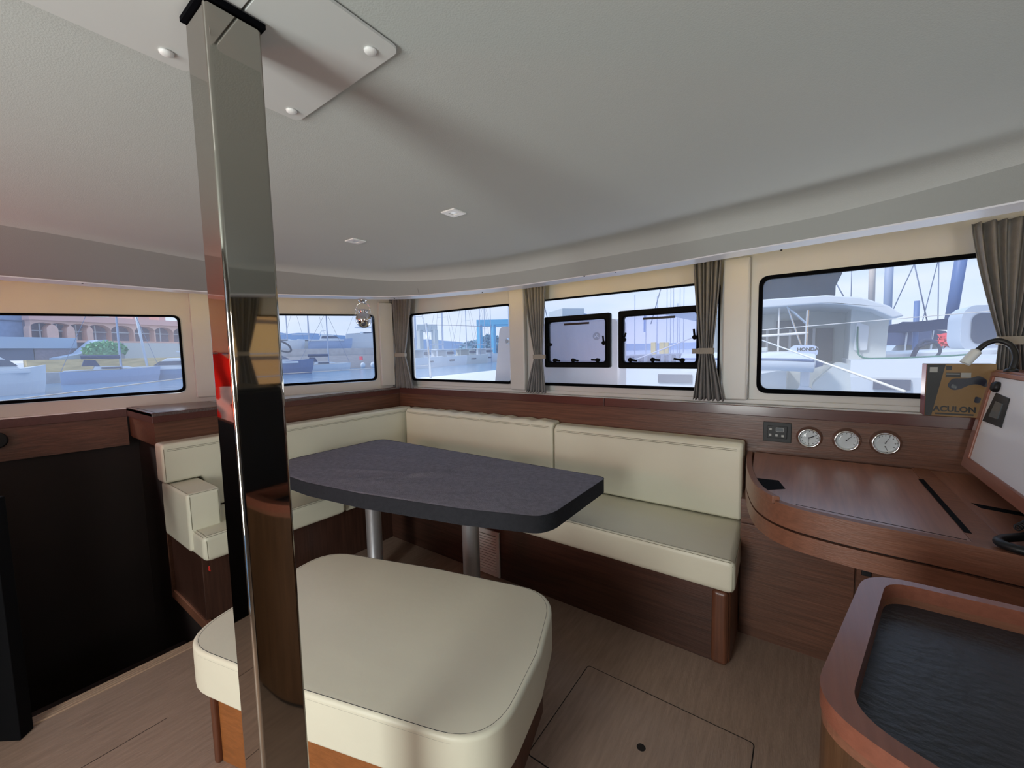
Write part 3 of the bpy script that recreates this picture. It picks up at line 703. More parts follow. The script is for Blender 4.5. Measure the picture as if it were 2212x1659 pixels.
# instruments on the wood panel (face y = 2.645)
IF = 2.645
def gauge(name, x, z, r, lab, hands, ticks):
    t = empty(name, (x, IF, z), lab, 'gauge' if name != 'ship_clock' else 'clock', 'round chrome instruments')
    mb = MB(); mb.lathe([(r, 0), (r * 1.0, .008), (r * .93, .016), (r * .86, .030), (r * .82, .040), (r * .74, .038), (r * .71, .034), (r * .70, .016), (r * .2, .014)], (0, 0, 0), (0, -1, 0), 40); mb.build('chrome_case', M['chrome'], parent=t, local=True, smooth=True)
    mb = MB(); mb.lathe([(r * .695, .017), (r * .695, .019)], (0, 0, 0), (0, -1, 0), 40); mb.build('dial', M['dial'], parent=t, local=True)
    mb = MB()
    for a in ticks:
        a = math.radians(a); p = Vector((math.sin(a), 0, math.cos(a))); mb.tube([p * r * .54 + Vector((0, -.0195, 0)), p * r * .63 + Vector((0, -.0195, 0))], .0016, 5)
    mb.build('tick_marks', M['ink'], parent=t, local=True)
    for (a, l, w, dz) in hands:
        a = math.radians(a); p = Vector((math.sin(a), 0, math.cos(a))) * l * r; o = Vector((0, -.021, dz * r))
        mb = MB(); mb.tube([o - p * .12, o + p], w, 6, r2=w * .4); mb.lathe([(.003, -.001), (.003, .001)], o, (0, 1, 0), 10); mb.build('hand', M['ink'], parent=t, local=True)
    mb = MB(); mb.lathe([(r * .71, .033), (r * .5, .035), (r * .1, .036)], (0, 0, 0), (0, -1, 0), 36); mb.build('glass', M['glass'], parent=t, local=True, smooth=True)
gauge('ship_clock', .020, 1.012, .057, 'round chrome clock, beside the black key pad', [(62, .60, .0024, 0), (68, .40, .003, 0), (182, .5, .001, 0)], range(0, 360, 30))
gauge('barometer', .172, 1.015, .059, 'round chrome barometer, in the middle of the three instruments', [(42, .66, .0018, 0)], [-60, -30, 0, 30, 60, 90, 120])
gauge('thermometer', .318, 1.018, .061, 'round chrome thermometer, farthest right of the three instruments, with two small needles', [(28, .5, .0016, 0), (155, .36, .0018, -.30)], [-40, -20, 0, 25, 50, 90, 120])
# key pad
t = empty('control_keypad', (-.123, IF, 1.025), 'black square key pad with grey buttons, left of the round clock', 'control panel')
mb = MB(); mb.box((-.065, -.006, -.054), (.065, .0, .054)); mb.build('face_plate', M['black'], parent=t, local=True, bevel=.002)
mb = MB(); mb.box((-.045, -.010, -.033), (.046, -.005, .034)); mb.build('key_field', M['black'], parent=t, local=True, bevel=.002)
for x, z in ((-.030, .016), (-.031, -.016), (-.002, -.017), (.026, -.018)):
    mb = MB(); mb.box((x - .006, -.0125, z - .006), (x + .006, -.009, z + .006)); mb.build('button', M['grey_btn'], parent=t, local=True, bevel=.001)
mb = MB(); mb.prism(rrect(-.006, .004, .030, .026, .003, 3), .009, .0115, [rrect(-.004, .006, .028, .024, .002, 3)], lambda x, z, d: (x, -d, z)); mb.build('display_frame', M['grey_btn'], parent=t, local=True)
mb = MB(); mb.box((-.004, -.0105, .006), (.028, -.0095, .024)); mb.build('display', M['screen'], parent=t, local=True)

# ============================================================ CONSOLE AT THE RIGHT
cs = empty('side_console', (.9, 2.2, .88), 'sloping white switch panel in a wooden frame at the right end of the desk', 'console')
def cxz(y, z): return (.585 + (z - .986) * .169)
def cxf(y, z, d): return (cxz(y, z) - d, y, z)
mb = MB(); mb.prism([(.575, .950), (1.35, .950), (1.35, 1.368), (.650, 1.368)], 1.4, 2.60, None, lambda x, z, y: (x, y, z)); mb.build('cabinet', M['wood_y'], parent=cs)
mb = MB(); mb.prism([(1.45, .998), (2.545, .998), (2.565, 1.35), (1.45, 1.35)], .0, .006, None, cxf); mb.build('white_panel', M['white_paint'], parent=cs)
mb = MB(); mb.prism([(1.41, .952), (2.605, .952), (2.605, 1.37), (1.41, 1.37)], .0, .014, [[(1.45, .998), (2.548, .998), (2.567, 1.352), (1.45, 1.352)]], cxf); mb.build('frame', M['wood_rim'], parent=cs, bevel=.004)
mb = MB(); mb.box((.645, 1.41, 1.366), (1.35, 2.60, 1.378)); mb.build('top_board', M['wood_rim'], parent=cs, bevel=.003)
mb = MB(); mb.prism([(2.338, 1.168), (2.537, 1.165), (2.492, 1.288), (2.350, 1.280)], .006, .010, None, cxf); sw = mb.build('switch_frame', M['black'], parent=cs, bevel=.001)
mb = MB(); mb.prism([(2.385, 1.195), (2.475, 1.193), (2.455, 1.258), (2.385, 1.256)], .010, .013, None, cxf); mb.build('rocker', M['screen'], parent=sw)
mb = MB(); mb.lathe([(.022, 0), (.022, .012), (.016, .02)], cxf(2.497, 1.311, .006), (-1, 0, .169), 24); mb.build('knob', M['black'], parent=cs, smooth=True)
# reading lamp on a goose neck
rl = empty('reading_lamp', (.652, 2.45, 1.378), 'white headed reading lamp on a black goose neck above the console', 'lamp')
neck = catmull([(.652, 2.45, 1.376), (.664, 2.46, 1.43), (.655, 2.48, 1.478), (.624, 2.49, 1.500), (.592, 2.49, 1.490), (.566, 2.485, 1.462)], 8)
mb = MB(); mb.tube(neck, .0100, 12); mb.build('goose_neck', M['black'], parent=rl, smooth=True)
a = neck[-1]; d = (Vector((.531, 2.478, 1.408)) - a).normalized()
mb = MB(); mb.lathe([(.010, -.002), (.0175, .004), (.0175, .064), (.0145, .064), (.0145, .03), (.003, .028)], a, d, 24); mb.build('lamp_head', M['offwhite'], parent=rl, smooth=False)
mb = MB(); mb.lathe([(.014, .034), (.014, .036)], a, d, 20); mb.build('bulb_recess', M['black'], parent=rl)
mb = MB(); mb.lathe([(.02, 0), (.02, .008), (.012, .014)], (.652, 2.45, 1.376), n=20); mb.build('base', M['black'], parent=rl, smooth=True)

# binocular carton on the ledge
bc = empty('binocular_box', (.55, 2.625, 1.168), 'gold and black binocular carton standing on the ledge by the right window', 'box')
BY = 2.592
mb = MB(); mb.box((.440, BY, 1.168), (.650, BY + .085, 1.402)); mb.build('carton', M['gold'], parent=bc, bevel=.0015)
fz = lambda p, m_, nm, t0=.0006, lab=None: MB().prism(p, 0, t0, None, lambda x, z, d: (x, BY - .0002 - d, z)).build(nm, m_, parent=bc, label=lab)
fz([(.441, 1.169), (.462, 1.169), (.498, 1.40), (.441, 1.40)], M['carton'], 'black_corner_print')
mb = MB(); mb.box((.438, BY + .001, 1.169), (.4395, BY + .084, 1.401)); mb.build('side_print', M['carton_edge'], parent=bc)
fz([(.449, 1.365), (.474, 1.365), (.474, 1.388), (.449, 1.388)], M['label_grey'], 'logo_patch', .0012)
fz([(.500, 1.345), (.545, 1.345), (.545, 1.364), (.500, 1.364)], M['carton'], 'text_panel', .0010)
fz([(.501, 1.356), (.543, 1.356), (.543, 1.360), (.501, 1.360)], M['label_grey'], 'text_line', .0014)
fz([(.500, 1.375), (.518, 1.375), (.518, 1.394), (.500, 1.394)], M['carton'], 'small_badge', .0010)
fz([(.547, 1.342), (.577, 1.342), (.577, 1.364), (.547, 1.364)], M['label_grey'], 'spec_label', .0010)
fz(rpoly([(.505, 1.305), (.525, 1.285), (.548, 1.292), (.575, 1.312), (.60, 1.315), (.625, 1.30), (.625, 1.335), (.60, 1.352), (.575, 1.340), (.52, 1.338)], .012), M['bino'], 'binocular_print', .0010)
fz(rpoly([(.518, 1.298), (.535, 1.292), (.537, 1.305), (.522, 1.315)], .005), M['screen'], 'lens_print', .0014)
fz(rpoly([(.590, 1.235), (.606, 1.232), (.612, 1.255), (.594, 1.262)], .006), M['bino'], 'eyepiece_print', .0010)
fz([(.474, 1.176), (.592, 1.176), (.592, 1.183), (.474, 1.183)], M['carton'], 'stripe_print', .0010)
def text(s, size, loc, rot, m_, parent, nm, ext=.0008, bold=0, sx=1):
    cu_ = bpy.data.curves.new(nm, 'FONT'); cu_.body = s; cu_.size = size; cu_.extrude = ext; cu_.offset = bold; cu_.align_x = 'CENTER'; cu_.align_y = 'CENTER'; cu_.materials.append(m_)
    o = bpy.data.objects.new(nm, cu_); COL.objects.link(o); o.parent = parent; o.location = Vector(loc) - wloc(parent); o.rotation_euler = rot; o.scale = (sx, 1, 1)
    me_ = bpy.data.meshes.new_from_object(o); me_.name = nm; bpy.data.objects.remove(o); o = bpy.data.objects.new(nm, me_); COL.objects.link(o); o.parent = parent; o.location = Vector(loc) - wloc(parent); o.rotation_euler = rot; o.scale = (sx, 1, 1); return o
text('ACULON', .034, (.533, BY - .0008, 1.201), (PI / 2, 0, 0), M['carton'], bc, 'lettering', bold=.0011, sx=.93)

# coiled cord handset on the desk
hs = empty('radio_handset', (.56, 1.78, .886), 'black coiled cord handset lying on the front right of the desk', 'handset')
mb = MB(); mb.tube(catmull([(.62, 1.93, .925), (.56, 1.885, .905), (.497, 1.835, .900), (.480, 1.795, .900), (.500, 1.765, .900), (.56, 1.745, .900), (.66, 1.72, .902)], 8), .0125, 12); mb.build('handle_loop', M['black'], parent=hs, smooth=True)
mb = MB(); pts = []
for i in range(260):
    t_ = i / 259; b0 = Vector((.66, 2.02, .96)).lerp(Vector((.535, 1.878, .915)), t_); a = t_ * 2 * PI * 22
    pts.append(b0 + Vector((math.cos(a) * .006, -math.cos(a) * .006, math.sin(a) * .008 + .012)))
mb.tube(pts, .0022, 6); mb.build('coiled_cord', M['black'], parent=hs, smooth=True)

# ============================================================ GALLEY COUNTER (lower right)
gc = empty('galley_counter', (.4, 1.0, 0), 'galley counter with raised reddish wood rim and black textured top', 'counter')
K = 1.0909
ks = lambda P: [(x * K, y * K) for x, y in P]
gout = rpoly(ks([(.128, 1.262), (.018, .745), (.19, .655)]) + [(.43, .70), (.43, .97), (1.2, .97), (1.2, 1.262 * K)], [.09, .09, .10, .01, 0, 0, 0], 8)
gin = rpoly(ks([(.164, 1.238), (.066, .757), (.195, .690)]) + [(.39, .74), (.39, 1.01), (1.15, 1.01), (1.15, 1.238 * K)], [.055, .065, .09, .02, .02, 0, 0], 8)
gb = rpoly(ks([(.134, 1.255), (.024, .750), (.192, .662)]) + [(.425, .705), (.425, .975), (1.19, .975), (1.19, 1.255 * K)], [.06, .07, .09, .01, 0, 0, 0], 8)
mb = MB(); mb.prism(gb, .845, .866, [gin]); mb.build('inner_lining', M['wood_edge'], parent=gc)
mb = MB(); mb.prism(gout, .866, .900, [gin]); mb.build('rim', M['wood_rim'], parent=gc, bevel=.009, seg=4)
mb = MB(); mb.prism(gin, .830, .849); mb.build('worktop', M['mat_black'], parent=gc)
mb = MB(); mb.prism(gb, .03, .845); mb.build('body', wood('counter_side_walnut', rgb(84, 58, 38), 'z'), parent=gc, bevel=.003)
mb = MB(); mb.prism([(x + (.5 - x) * .03, y + (1.1 - y) * .03) for x, y in gb], 0, .03); mb.build('plinth', M['groove'], parent=gc)
fr = empty('fridge', (.6, .6, 0), 'tall black fridge beside the counter, mirrored in the steel pole', 'fridge')
mb = MB(); mb.box((.46, .42, .03), (.95, .945, 1.36)); mb.build('cabinet', M['black'], parent=fr, bevel=.025)
mb = MB(); mb.box((.442, .44, .10), (.46, .93, 1.345)); mb.build('door', M['black'], parent=fr, bevel=.009)
# galley block and black bulkhead at the left edge
bk = empty('black_bulkhead', (-2.6, -.15, 0), 'black upright panel standing at the stair edge, at the far left of the floor', 'panel')
mb = MB(); mb.prism([(-2.49, .05), (-2.532, .088), (-2.80, -.12), (-2.76, -.16)], 0, .98); mb.build('board', M['black2'], parent=bk, bevel=.004)
mb = MB(); mb.box((-2.95, -1.2, 0), (-2.50, -.45, .92)); o = mb.build('galley_cabinet', M['dark_brown'], bevel=.006); tag(o, 'brown wooden cabinet behind the black panel at the lower left edge', 'cabinet')
# red and white towel hanging on the aft port side (its reflection shows in the pole)
mb = MB(); rows = []
for i in range(17):
    z = 1.52 - .62 * i / 16; rows.append([Vector((-3.62 + .03 * math.sin(j * .9 + i * .3), -.95 + .6 * j / 20 + .02 * math.sin(i * .7), z + .03 * math.sin(j * .7))) for j in range(21)])
mb.loft(rows, closed=False, cap=False); tw = mb.build('beach_towel', mat('red_towel', rgb(206, 34, 26), .9, 0), smooth=True, mod=lambda o: setattr(o.modifiers.new('s', 'SOLIDIFY'), 'thickness', .006)); tag(tw, 'red and white towel hanging on the port side, mirrored in the steel pole', 'towel')
mb = MB(); rows = []
for i in range(9):
    z = 1.28 - .30 * i / 8; rows.append([Vector((-3.588 + .03 * math.sin(j * .9 + i * .5), -.80 + .32 * j / 10 + .05 * math.sin(i * .9), z)) for j in range(11)])
mb.loft(rows, closed=False, cap=False); mb.build('white_print', M['white'], parent=tw, smooth=True)
mb = MB(); mb.tube([(-3.62, -1.05, 1.535), (-3.62, -.3, 1.535)], .009, 10); mb.tube([(-3.62, -1.03, 1.535), (-4.1, -1.03, 1.535)], .006, 8); mb.tube([(-3.62, -.32, 1.535), (-3.95, -.32, 1.535)], .006, 8)
o = mb.build('towel_rail', M['chrome']); tag(o, 'chrome rail carrying the red towel on the port side', 'rail')

# globe fan / lantern hanging under the valance in the corner
lg = empty('glass_globe_lamp', (-2.853, 1.947, 1.93), 'clear glass globe lamp hanging from the valance near the corner', 'lamp')
gx = Vector((-2.853, 1.947, 0))
mb = MB(); mb.lathe([(.035, .93), (.035, .925), (.02, .915), (.008, .912)], gx + Vector((0, 0, 1)), n=24); mb.build('mount', M['chrome'], parent=lg, smooth=True)
br = [gx + Vector((.055 * math.cos(a) * .8, .055 * math.cos(a) * .6, 1.862 + .046 * math.sin(a))) for a in [PI * k / 12 for k in range(13)]]
mb = MB(); mb.tube([br[0] - Vector((0, 0, .03))] + br + [br[-1] - Vector((0, 0, .03))], .0035, 8); mb.tube([br[0] - Vector((0, 0, .01)), br[-1] - Vector((0, 0, .01))], .003, 8); mb.build('bracket', M['chrome'], parent=lg, smooth=True)
mb = MB(); pr = [(.02, .055)] + [(.080 * math.sin(a) * (1 + .05 * math.cos(a)), .088 * math.cos(a) - .006) for a in [PI * k / 16 for k in range(3, 17)]]
mb.lathe(pr, gx + Vector((0, 0, 1.785)), n=32, cap=False); mb.build('globe', M['glass'], parent=lg, smooth=True)
mb = MB(); mb.lathe([(.058 * math.sin(a) + .001, .064 * math.cos(a)) for a in [PI * k / 14 for k in range(15)]], gx + Vector((0, 0, 1.775)), n=28, cap=False); mb.build('reflector', M['chrome'], parent=lg, smooth=True)
mb = MB(); mb.lathe([(.036, .856), (.036, .835), (.03, .83)], gx + Vector((0, 0, 1)), n=24); mb.build('cap_ring', M['chrome'], parent=lg, smooth=True)

# floor hatch
hx0, hx1, hy0, hy1 = -.805, -.118, 1.15, 1.675
fh = empty('floor_hatch', (-.46, 1.41, 0), 'square lift-up floor hatch with one finger hole, right of the bench', 'hatch')
mb = MB(); mb.prism(rrect(hx0, hy0, hx1, hy1, .015, 4), 0, .0010, [rrect(hx0 + .004, hy0 + .004, hx1 - .004, hy1 - .004, .012, 4)]); mb.build('gap', M['groove'], parent=fh)
mb = MB(); mb.prism(rrect(hx0 + .004, hy0 + .004, hx1 - .004, hy1 - .004, .012, 4), .0, .0014, [[(-.465 + .0165 * math.cos(a), 1.417 + .0165 * math.sin(a)) for a in [2 * PI * k / 24 for k in range(24)]]]); mb.build('board', M['floor'], parent=fh)
mb = MB(); mb.lathe([(.0165, .0), (.0165, .0004)], (-.465, 1.417, .0002), n=24); mb.build('finger_hole', M['groove'], parent=fh)

# opening hatches set in window 4
def port(x0, x1, z0, z1, lab, handles):
    t = empty('opening_hatch', ((x0 + x1) / 2, YF + .01, z0), lab, 'hatch', 'black framed opening hatches'); q = lambda x, z, d: (x, YF + .01 - d, z)
    b = .034; mb = MB(); mb.prism(rrect(x0, z0, x1, z1, .012, 4), -.012, .022, [rrect(x0 + b, z0 + b + .006, x1 - b, z1 - b - .006, .02, 5)], q); mb.build('frame', M['black2'], parent=t, bevel=.003)
    mb = MB(); mb.prism(rrect(x0 + b - .008, z0 + b, x1 - b + .008, z1 - b, .024, 5), .018, .028, [rrect(x0 + b, z0 + b + .006, x1 - b, z1 - b - .006, .02, 5)], q); mb.build('inner_seal', M['gasket'], parent=t)
    mb = MB(); mb.prism(rrect(x0 + b, z0 + b, x1 - b, z1 - b, .02, 5), .0, .004, None, q)
    mb.build('pane', M['pane_tint'], parent=t)
    cxm = (x0 + x1) / 2; w_ = (x1 - x0) * .19; mb = MB(); mb.box((cxm - w_, YF - .002, z1 - b - .034), (cxm + w_, YF + .006, z1 - b - .020)); mb.build('label_strip', M['black'], parent=t)
    for (x, z, dx, dz) in handles:
        mb = MB(); p = Vector((x, YF - .018, z)); d = Vector((dx, -.004, dz)); mb.lathe([(.011, -.028), (.0145, 0), (.013, .008)], p, (0, -1, 0), 16); mb.tube([p, p + d * .5, p + d], .0065, 8)
        mb.tube([p + Vector((0, .01, 0)), p + Vector((0, .012, -.022 if abs(dx) > abs(dz) else 0)) + Vector((-.02 * (1 if x > cxm else -1) * -1 if abs(dz) >= abs(dx) else 0, 0, 0))], .008, 8)
        mb.build('handle', M['black2'], parent=t, smooth=True)
def pane_tint():
    m = M['pane'].copy(); m.name = 'smoked_acrylic'
    for n_ in m.node_tree.nodes:
        if n_.type == 'BSDF_TRANSPARENT': n_.inputs[0].default_value = (.80, .82, .93, 1)
    return m
M['pane_tint'] = pane_tint()
port(-1.635, -1.108, 1.372, 1.752, 'black framed opening hatch with white moulding behind it, nearer the corner', [(-1.545, 1.426, .045, -.004), (-1.392, 1.426, .045, -.004), (-1.200, 1.426, -.045, .002), (-1.590, 1.545, -.003, .045), (-1.152, 1.545, -.004, .05)])
port(-1.048, -.518, 1.368, 1.756, 'black framed opening hatch with the harbour behind it, partly covered by the curtain', [(-.965, 1.426, .048, -.006), (-.815, 1.426, .048, -.004), (-.632, 1.422, -.05, .010), (-1.010, 1.562, .018, .045), (-.562, 1.562, -.004, .05)])

# ============================================================ OWN FOREDECK
mb = MB(); mb.prism([(-3.6, 2.8), (-4.85, 4.12), (-5.25, 6.6), (-3.2, 6.3), (-1.4, 3.7), (2.4, 3.45), (2.3, 2.8)], 1.04, 1.12); o = mb.build('foredeck', M['deck'], kind='structure')
mb = MB(); mb.box((-5.6, 2.8, -.8), (-3.6, 6.4, 1.04)); 
mk = MB(); mk.prism(rpoly([(-2.545, 1.12), (-1.255, 1.12), (-1.255, 1.748), (-2.46, 1.742)], [0, 0, .05, .05]), 3.2, 3.40, None, lambda x, z, y: (x, y, z)); md_ = mk.build('deck_locker', M['shade_white'], bevel=.02); tag(md_, 'grey white moulded box on the foredeck behind the left opening hatch', 'deck locker')
mb = MB(); mb.lathe([(.032, 0), (.032, .004), (.028, .008)], (-1.437, 3.199, 1.612), (0, -1, 0), 28); em = mb.build('emblem', M['screen'], parent=md_, smooth=True, label='round grey emblem with a white bird mark')
mb = MB(); mb.tube(catmull([(-1.458, 3.190, 1.622), (-1.445, 3.190, 1.606), (-1.430, 3.190, 1.612), (-1.417, 3.190, 1.596)], 6), .0022, 6); mb.tube(catmull([(-1.452, 3.190, 1.600), (-1.437, 3.190, 1.612), (-1.428, 3.190, 1.628)], 6), .0022, 6); mb.build('bird_mark', M['white'], parent=em)
mb = MB(); mb.lathe([(.03, 0), (.03, .01), (.02, .02)], (-2.36, 3.199, 1.60), (0, -1, 0), 20); mb.build('latch', M['chrome'], parent=md_)
def wire(name, pts, r, m_, lab, cat, group=None):
    mb = MB(); mb.tube(pts, r, 6); o = mb.build(name, m_, smooth=True); return tag(o, lab, cat, group)
# stanchions and guard wires
for (x, y, z1, lab) in ((-4.63, 4.27, 1.95, 'slim steel stanchion standing on the foredeck beyond the front left window'), (-4.9, 2.1, 1.72, 'dark stanchion post outside the second window from the left')):
    o = wire('stanchion', [(x, y, .9 if y < 3 else 1.12), (x - .05, y, z1)], .017, M['steel'] if y > 3 else M['navycloth'], lab, 'stanchion')
wire('coiled_line', catmull([(-4.93, 2.1, 1.70), (-4.85, 2.18, 1.69), (-4.78, 2.27, 1.63), (-4.79, 2.30, 1.56), (-4.86, 2.24, 1.56), (-4.90, 2.17, 1.62), (-4.93, 2.12, 1.68)], 6), .011, M['dark_rope'], 'navy rope loop hanging on the stanchion outside the second window', 'rope')
wire('guard_wire', [(-5.2, -.6, 1.12), (-4.92, 2.1, 1.38)], .006, M['rope'], 'upper white guard wire running past the left windows', 'guard wire', 'guard wires')
wire('guard_wire', [(-4.92, 2.1, 1.30), (-4.65, 4.27, 1.32)], .004, M['rope'], 'thin guard wire outside the second window from the left', 'guard wire', 'guard wires')
wire('guard_wire', [(-4.66, 4.27, 1.93), (-4.0, 8.2, 1.95)], .004, M['wire'], 'thin guard wire running forward from the foredeck stanchion', 'guard wire', 'guard wires')

# ============================================================ HARBOUR
WZ = -.8
me = bpy.data.meshes.new('water'); me.from_pydata([(-1500, -600, 0), (800, -600, 0), (800, 1500, 0), (-1500, 1500, 0)], [], [(0, 1, 2, 3)]); me.materials.append(M['water'])
o = bpy.data.objects.new('harbour_water', me); COL.objects.link(o); o.location = (0, 0, WZ); tag(o, 'pale blue rippled harbour water outside the windows', 'water', kind='stuff')


def slab(P, Q, z0, z1, depth, m_, name, parent=None, holes_=None, smooth=False):
    """upright block between plan points P and Q, depth away from us"""
    P = Vector((P.x, P.y)); Q = Vector((Q.x, Q.y)); xf = frame(P, Q, (0, 0)); L = (Q - P).length
    mb = MB(); mb.prism([(0, z0), (L, z0), (L, z1), (0, z1)], 0, depth, holes_, xf); return mb.build(name, m_, parent=parent)


# hills far off
def hills(name, pts, d, lab):
    mb = MB(); R = []
    for dd, k in ((d, 0), (d, 1), (d * 1.25, .9)):
        R.append([Vector((far(x, y, dd).x, far(x, y, dd).y, WZ if k == 0 else WZ + (far(x, y, d).z - WZ) * k)) for x, y in pts])
    mb.loft(R, closed=False, cap=False); o = mb.build(name, M['hill']); tag(o, lab, 'hill')
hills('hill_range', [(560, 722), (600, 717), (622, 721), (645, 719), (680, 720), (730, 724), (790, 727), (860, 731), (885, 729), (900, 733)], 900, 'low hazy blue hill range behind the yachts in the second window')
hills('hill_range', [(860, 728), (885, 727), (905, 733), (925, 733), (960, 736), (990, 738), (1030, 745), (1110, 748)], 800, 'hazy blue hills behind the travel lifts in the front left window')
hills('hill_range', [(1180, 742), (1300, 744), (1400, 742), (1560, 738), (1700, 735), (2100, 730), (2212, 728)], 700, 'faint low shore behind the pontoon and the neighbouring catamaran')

# --- arcade building (port side)
BA, BB = far(70, 740, 74), far(470, 742, 84)
u_ = (Vector((BB.x, BB.y)) - Vector((BA.x, BA.y))); LB = u_.length; u_.normalize()
ab = empty('arcade_building', (BA.x, BA.y, 2.2), 'long pink building with a row of round arches behind the left window', 'building')
def colx(px):  # distance along the facade of a picture column
    r = ray(px, 740); n_ = Vector((-u_.y, u_.x)); t_ = n_.dot(Vector((BA.x, BA.y))) / n_.dot(Vector((r.x, r.y))); return (Vector((r.x, r.y)) * t_ - Vector((BA.x, BA.y))).dot(u_)
xfB = frame((BA.x, BA.y), (BB.x, BB.y), (0, 0)); zb, zt = 3.85, 7.2
arches = [(98, 707), (135, 709), (176, 711), (217, 713), (267, 715), (316, 716), (356, 716.5), (396, 717), (438, 718)]
hs_ = []
for px, _ in arches:
    c_x = colx(px); w_ = 1.25; z_ = 5.4
    hs_.append([(c_x - w_, zb + .25), (c_x + w_, zb + .25), (c_x + w_, z_)] + [(c_x + w_ * math.cos(a), z_ + w_ * .64 * math.sin(a)) for a in [PI * k / 10 for k in range(1, 10)]] + [(c_x - w_, z_)])
mb = MB(); mb.prism([(0, zb), (LB, zb), (LB, 6.5), (0, 6.5)], 0, 1.2, hs_, xfB); mb.build('facade', M['pink'], parent=ab)
mb = MB(); mb.prism([(-.2, 6.45), (LB, 6.45), (LB, zt), (-.2, zt)], -.35, 1.2, None, xfB); mb.build('cornice', M['pink2'], parent=ab)
mb = MB(); mb.prism([(0, 2.2), (LB, 2.2), (LB, 6.9), (0, 6.9)], 1.6, 8, None, xfB); mb.build('rear_wall', M['archwin'], parent=ab)
for px, _ in arches:
    c_x = colx(px); mb = MB(); mb.prism([(c_x - .06, zb + .3), (c_x + .06, zb + .3), (c_x + .06, 6.1), (c_x - .06, 6.1)], .9, 1.0, None, xfB); mb.prism([(c_x - 1.3, 5.2), (c_x + 1.3, 5.2), (c_x + 1.3, 5.32), (c_x - 1.3, 5.32)], .9, 1.0, None, xfB); mb.build('window_bars', M['white'], parent=ab)
for a_, b_, top in ((90, 163, 9.2), (315, 350, 8.8), (372, 385, 8.8)):
    mb = MB(); mb.prism([(colx(a_), zt - .2), (colx(b_), zt - .2), (colx(b_), top), (colx(a_), top)], 2.5, 8, None, xfB); mb.build('upper_storey', M['pink2'], parent=ab)
# blue grey block with terrace
P, Q = far(-140, 740, 73), far(72, 740, 76); hb = empty('grey_block', (P.x, P.y, 2), 'blue grey rendered block left of the arcade', 'building')
slab(P, Q, 4.0, 9.3, 8, M['block'], 'wall', hb)
mb = MB(); xfH = frame((P.x, P.y), (Q.x, Q.y), (0, 0)); LH = math.hypot(P.x - Q.x, P.y - Q.y)
mb.prism([(LH * .3, 6.3), (LH, 6.3), (LH, 6.42), (LH * .3, 6.42)], -.1, 0, None, xfH); mb.build('string_course', M['shadow_rec'], parent=hb)
P, Q = far(-140, 740, 62), far(166, 740, 66); tr = empty('terrace', (P.x, P.y, 1.2), 'pale blue concrete terrace with dark openings below the grey block', 'terrace')
P, Q = far(-140, 740, 69), far(166, 740, 73); slab(P, Q, 3.05, 4.3, 3, M['terrace'], 'parapet', tr); slab(far(-140, 740, 70), far(70, 740, 71.5), 1.7, 3.05, 2, M['shadow_rec'], 'recess', tr); slab(far(72, 740, 71.8), far(158, 740, 73), 1.7, 3.05, 2, M['archwin'], 'lower_wall', tr)
# sloping stair
xfS = frame((far(150, 740, 70).x, far(150, 740, 70).y), (far(225, 740, 72).x, far(225, 740, 72).y), (0, 0))
mb = MB(); mb.prism([(-1.0, 1.7), (2.2, 1.7), (4.0, 3.6), (4.0, 4.1), (2.9, 4.0), (1.2, 2.4), (-1.0, 1.9)], 0, 1.6, None, xfS); o = mb.build('quay_stair', M['terrace']); tag(o, 'pale stair ramp climbing beside the green bush on the quay', 'stair')
# bush
def foliage(name, c, rx, rz, n_, m_, lab, cat, ry=None, s=.35):
    mb = MB(); c = Vector(c)
    for i in range(n_):
        a = random.uniform(0, 2 * PI); b = random.uniform(-.4, 1); r = random.uniform(.55, 1) ** .5; q = math.sqrt(max(0, 1 - b * b))
        p = c + Vector((math.cos(a) * q * rx * r, math.sin(a) * q * (ry or rx) * r, b * rz * r)); d1 = Vector((random.gauss(0, 1), random.gauss(0, 1), random.gauss(0, 1))).normalized() * s; d2 = d1.orthogonal().normalized() * s * .6
        mb.add([p - d1, p + d2, p + d1, p - d2], [(0, 1, 2, 3)])
    mb.lathe([(rx * .8 * math.sin(t) + .01, rz * .8 * math.cos(t)) for t in [PI * k / 8 for k in range(9)]], c, n=12, cap=False)
    o = mb.build(name, m_); return tag(o, lab, cat)
p = far(228, 755, 69.5); foliage('bush', (p.x, p.y, 2.75), 1.9, .95, 500, M['leaf'], 'leafy green bush on the quay under the pink arches', 'bush')
# quay: yellow stone wall, grey base
P, Q = far(-160, 780, 58), far(60, 780, 59)
slab(far(57, 780, 67.5), far(560, 780, 76), .35, 1.7, 1.2, M['stone'], 'stone_wall'); bpy.data.objects['stone_wall'] and tag(bpy.data.objects['stone_wall'], 'yellow stone quay wall behind the moored sailing yacht', 'wall')
o = slab(far(-160, 800, 64), far(600, 800, 72), WZ, .34, 14, M['quay'], 'quay'); tag(o, 'grey stone quay edge at the waterline in the left window', 'quay')
o = slab(far(405, 780, 80), far(560, 780, 85), 1.71, 3.9, 3, M['terrace'], 'rock_terrace'); tag(o, 'pale rocky terrace under the right hand arches', 'terrace')
o = slab(far(268, 745, 74), far(400, 745, 77), 1.71, 3.75, 2, M['offwhite'], 'low_terrace_wall'); tag(o, 'white terrace wall below the arches near the yacht mast', 'wall')


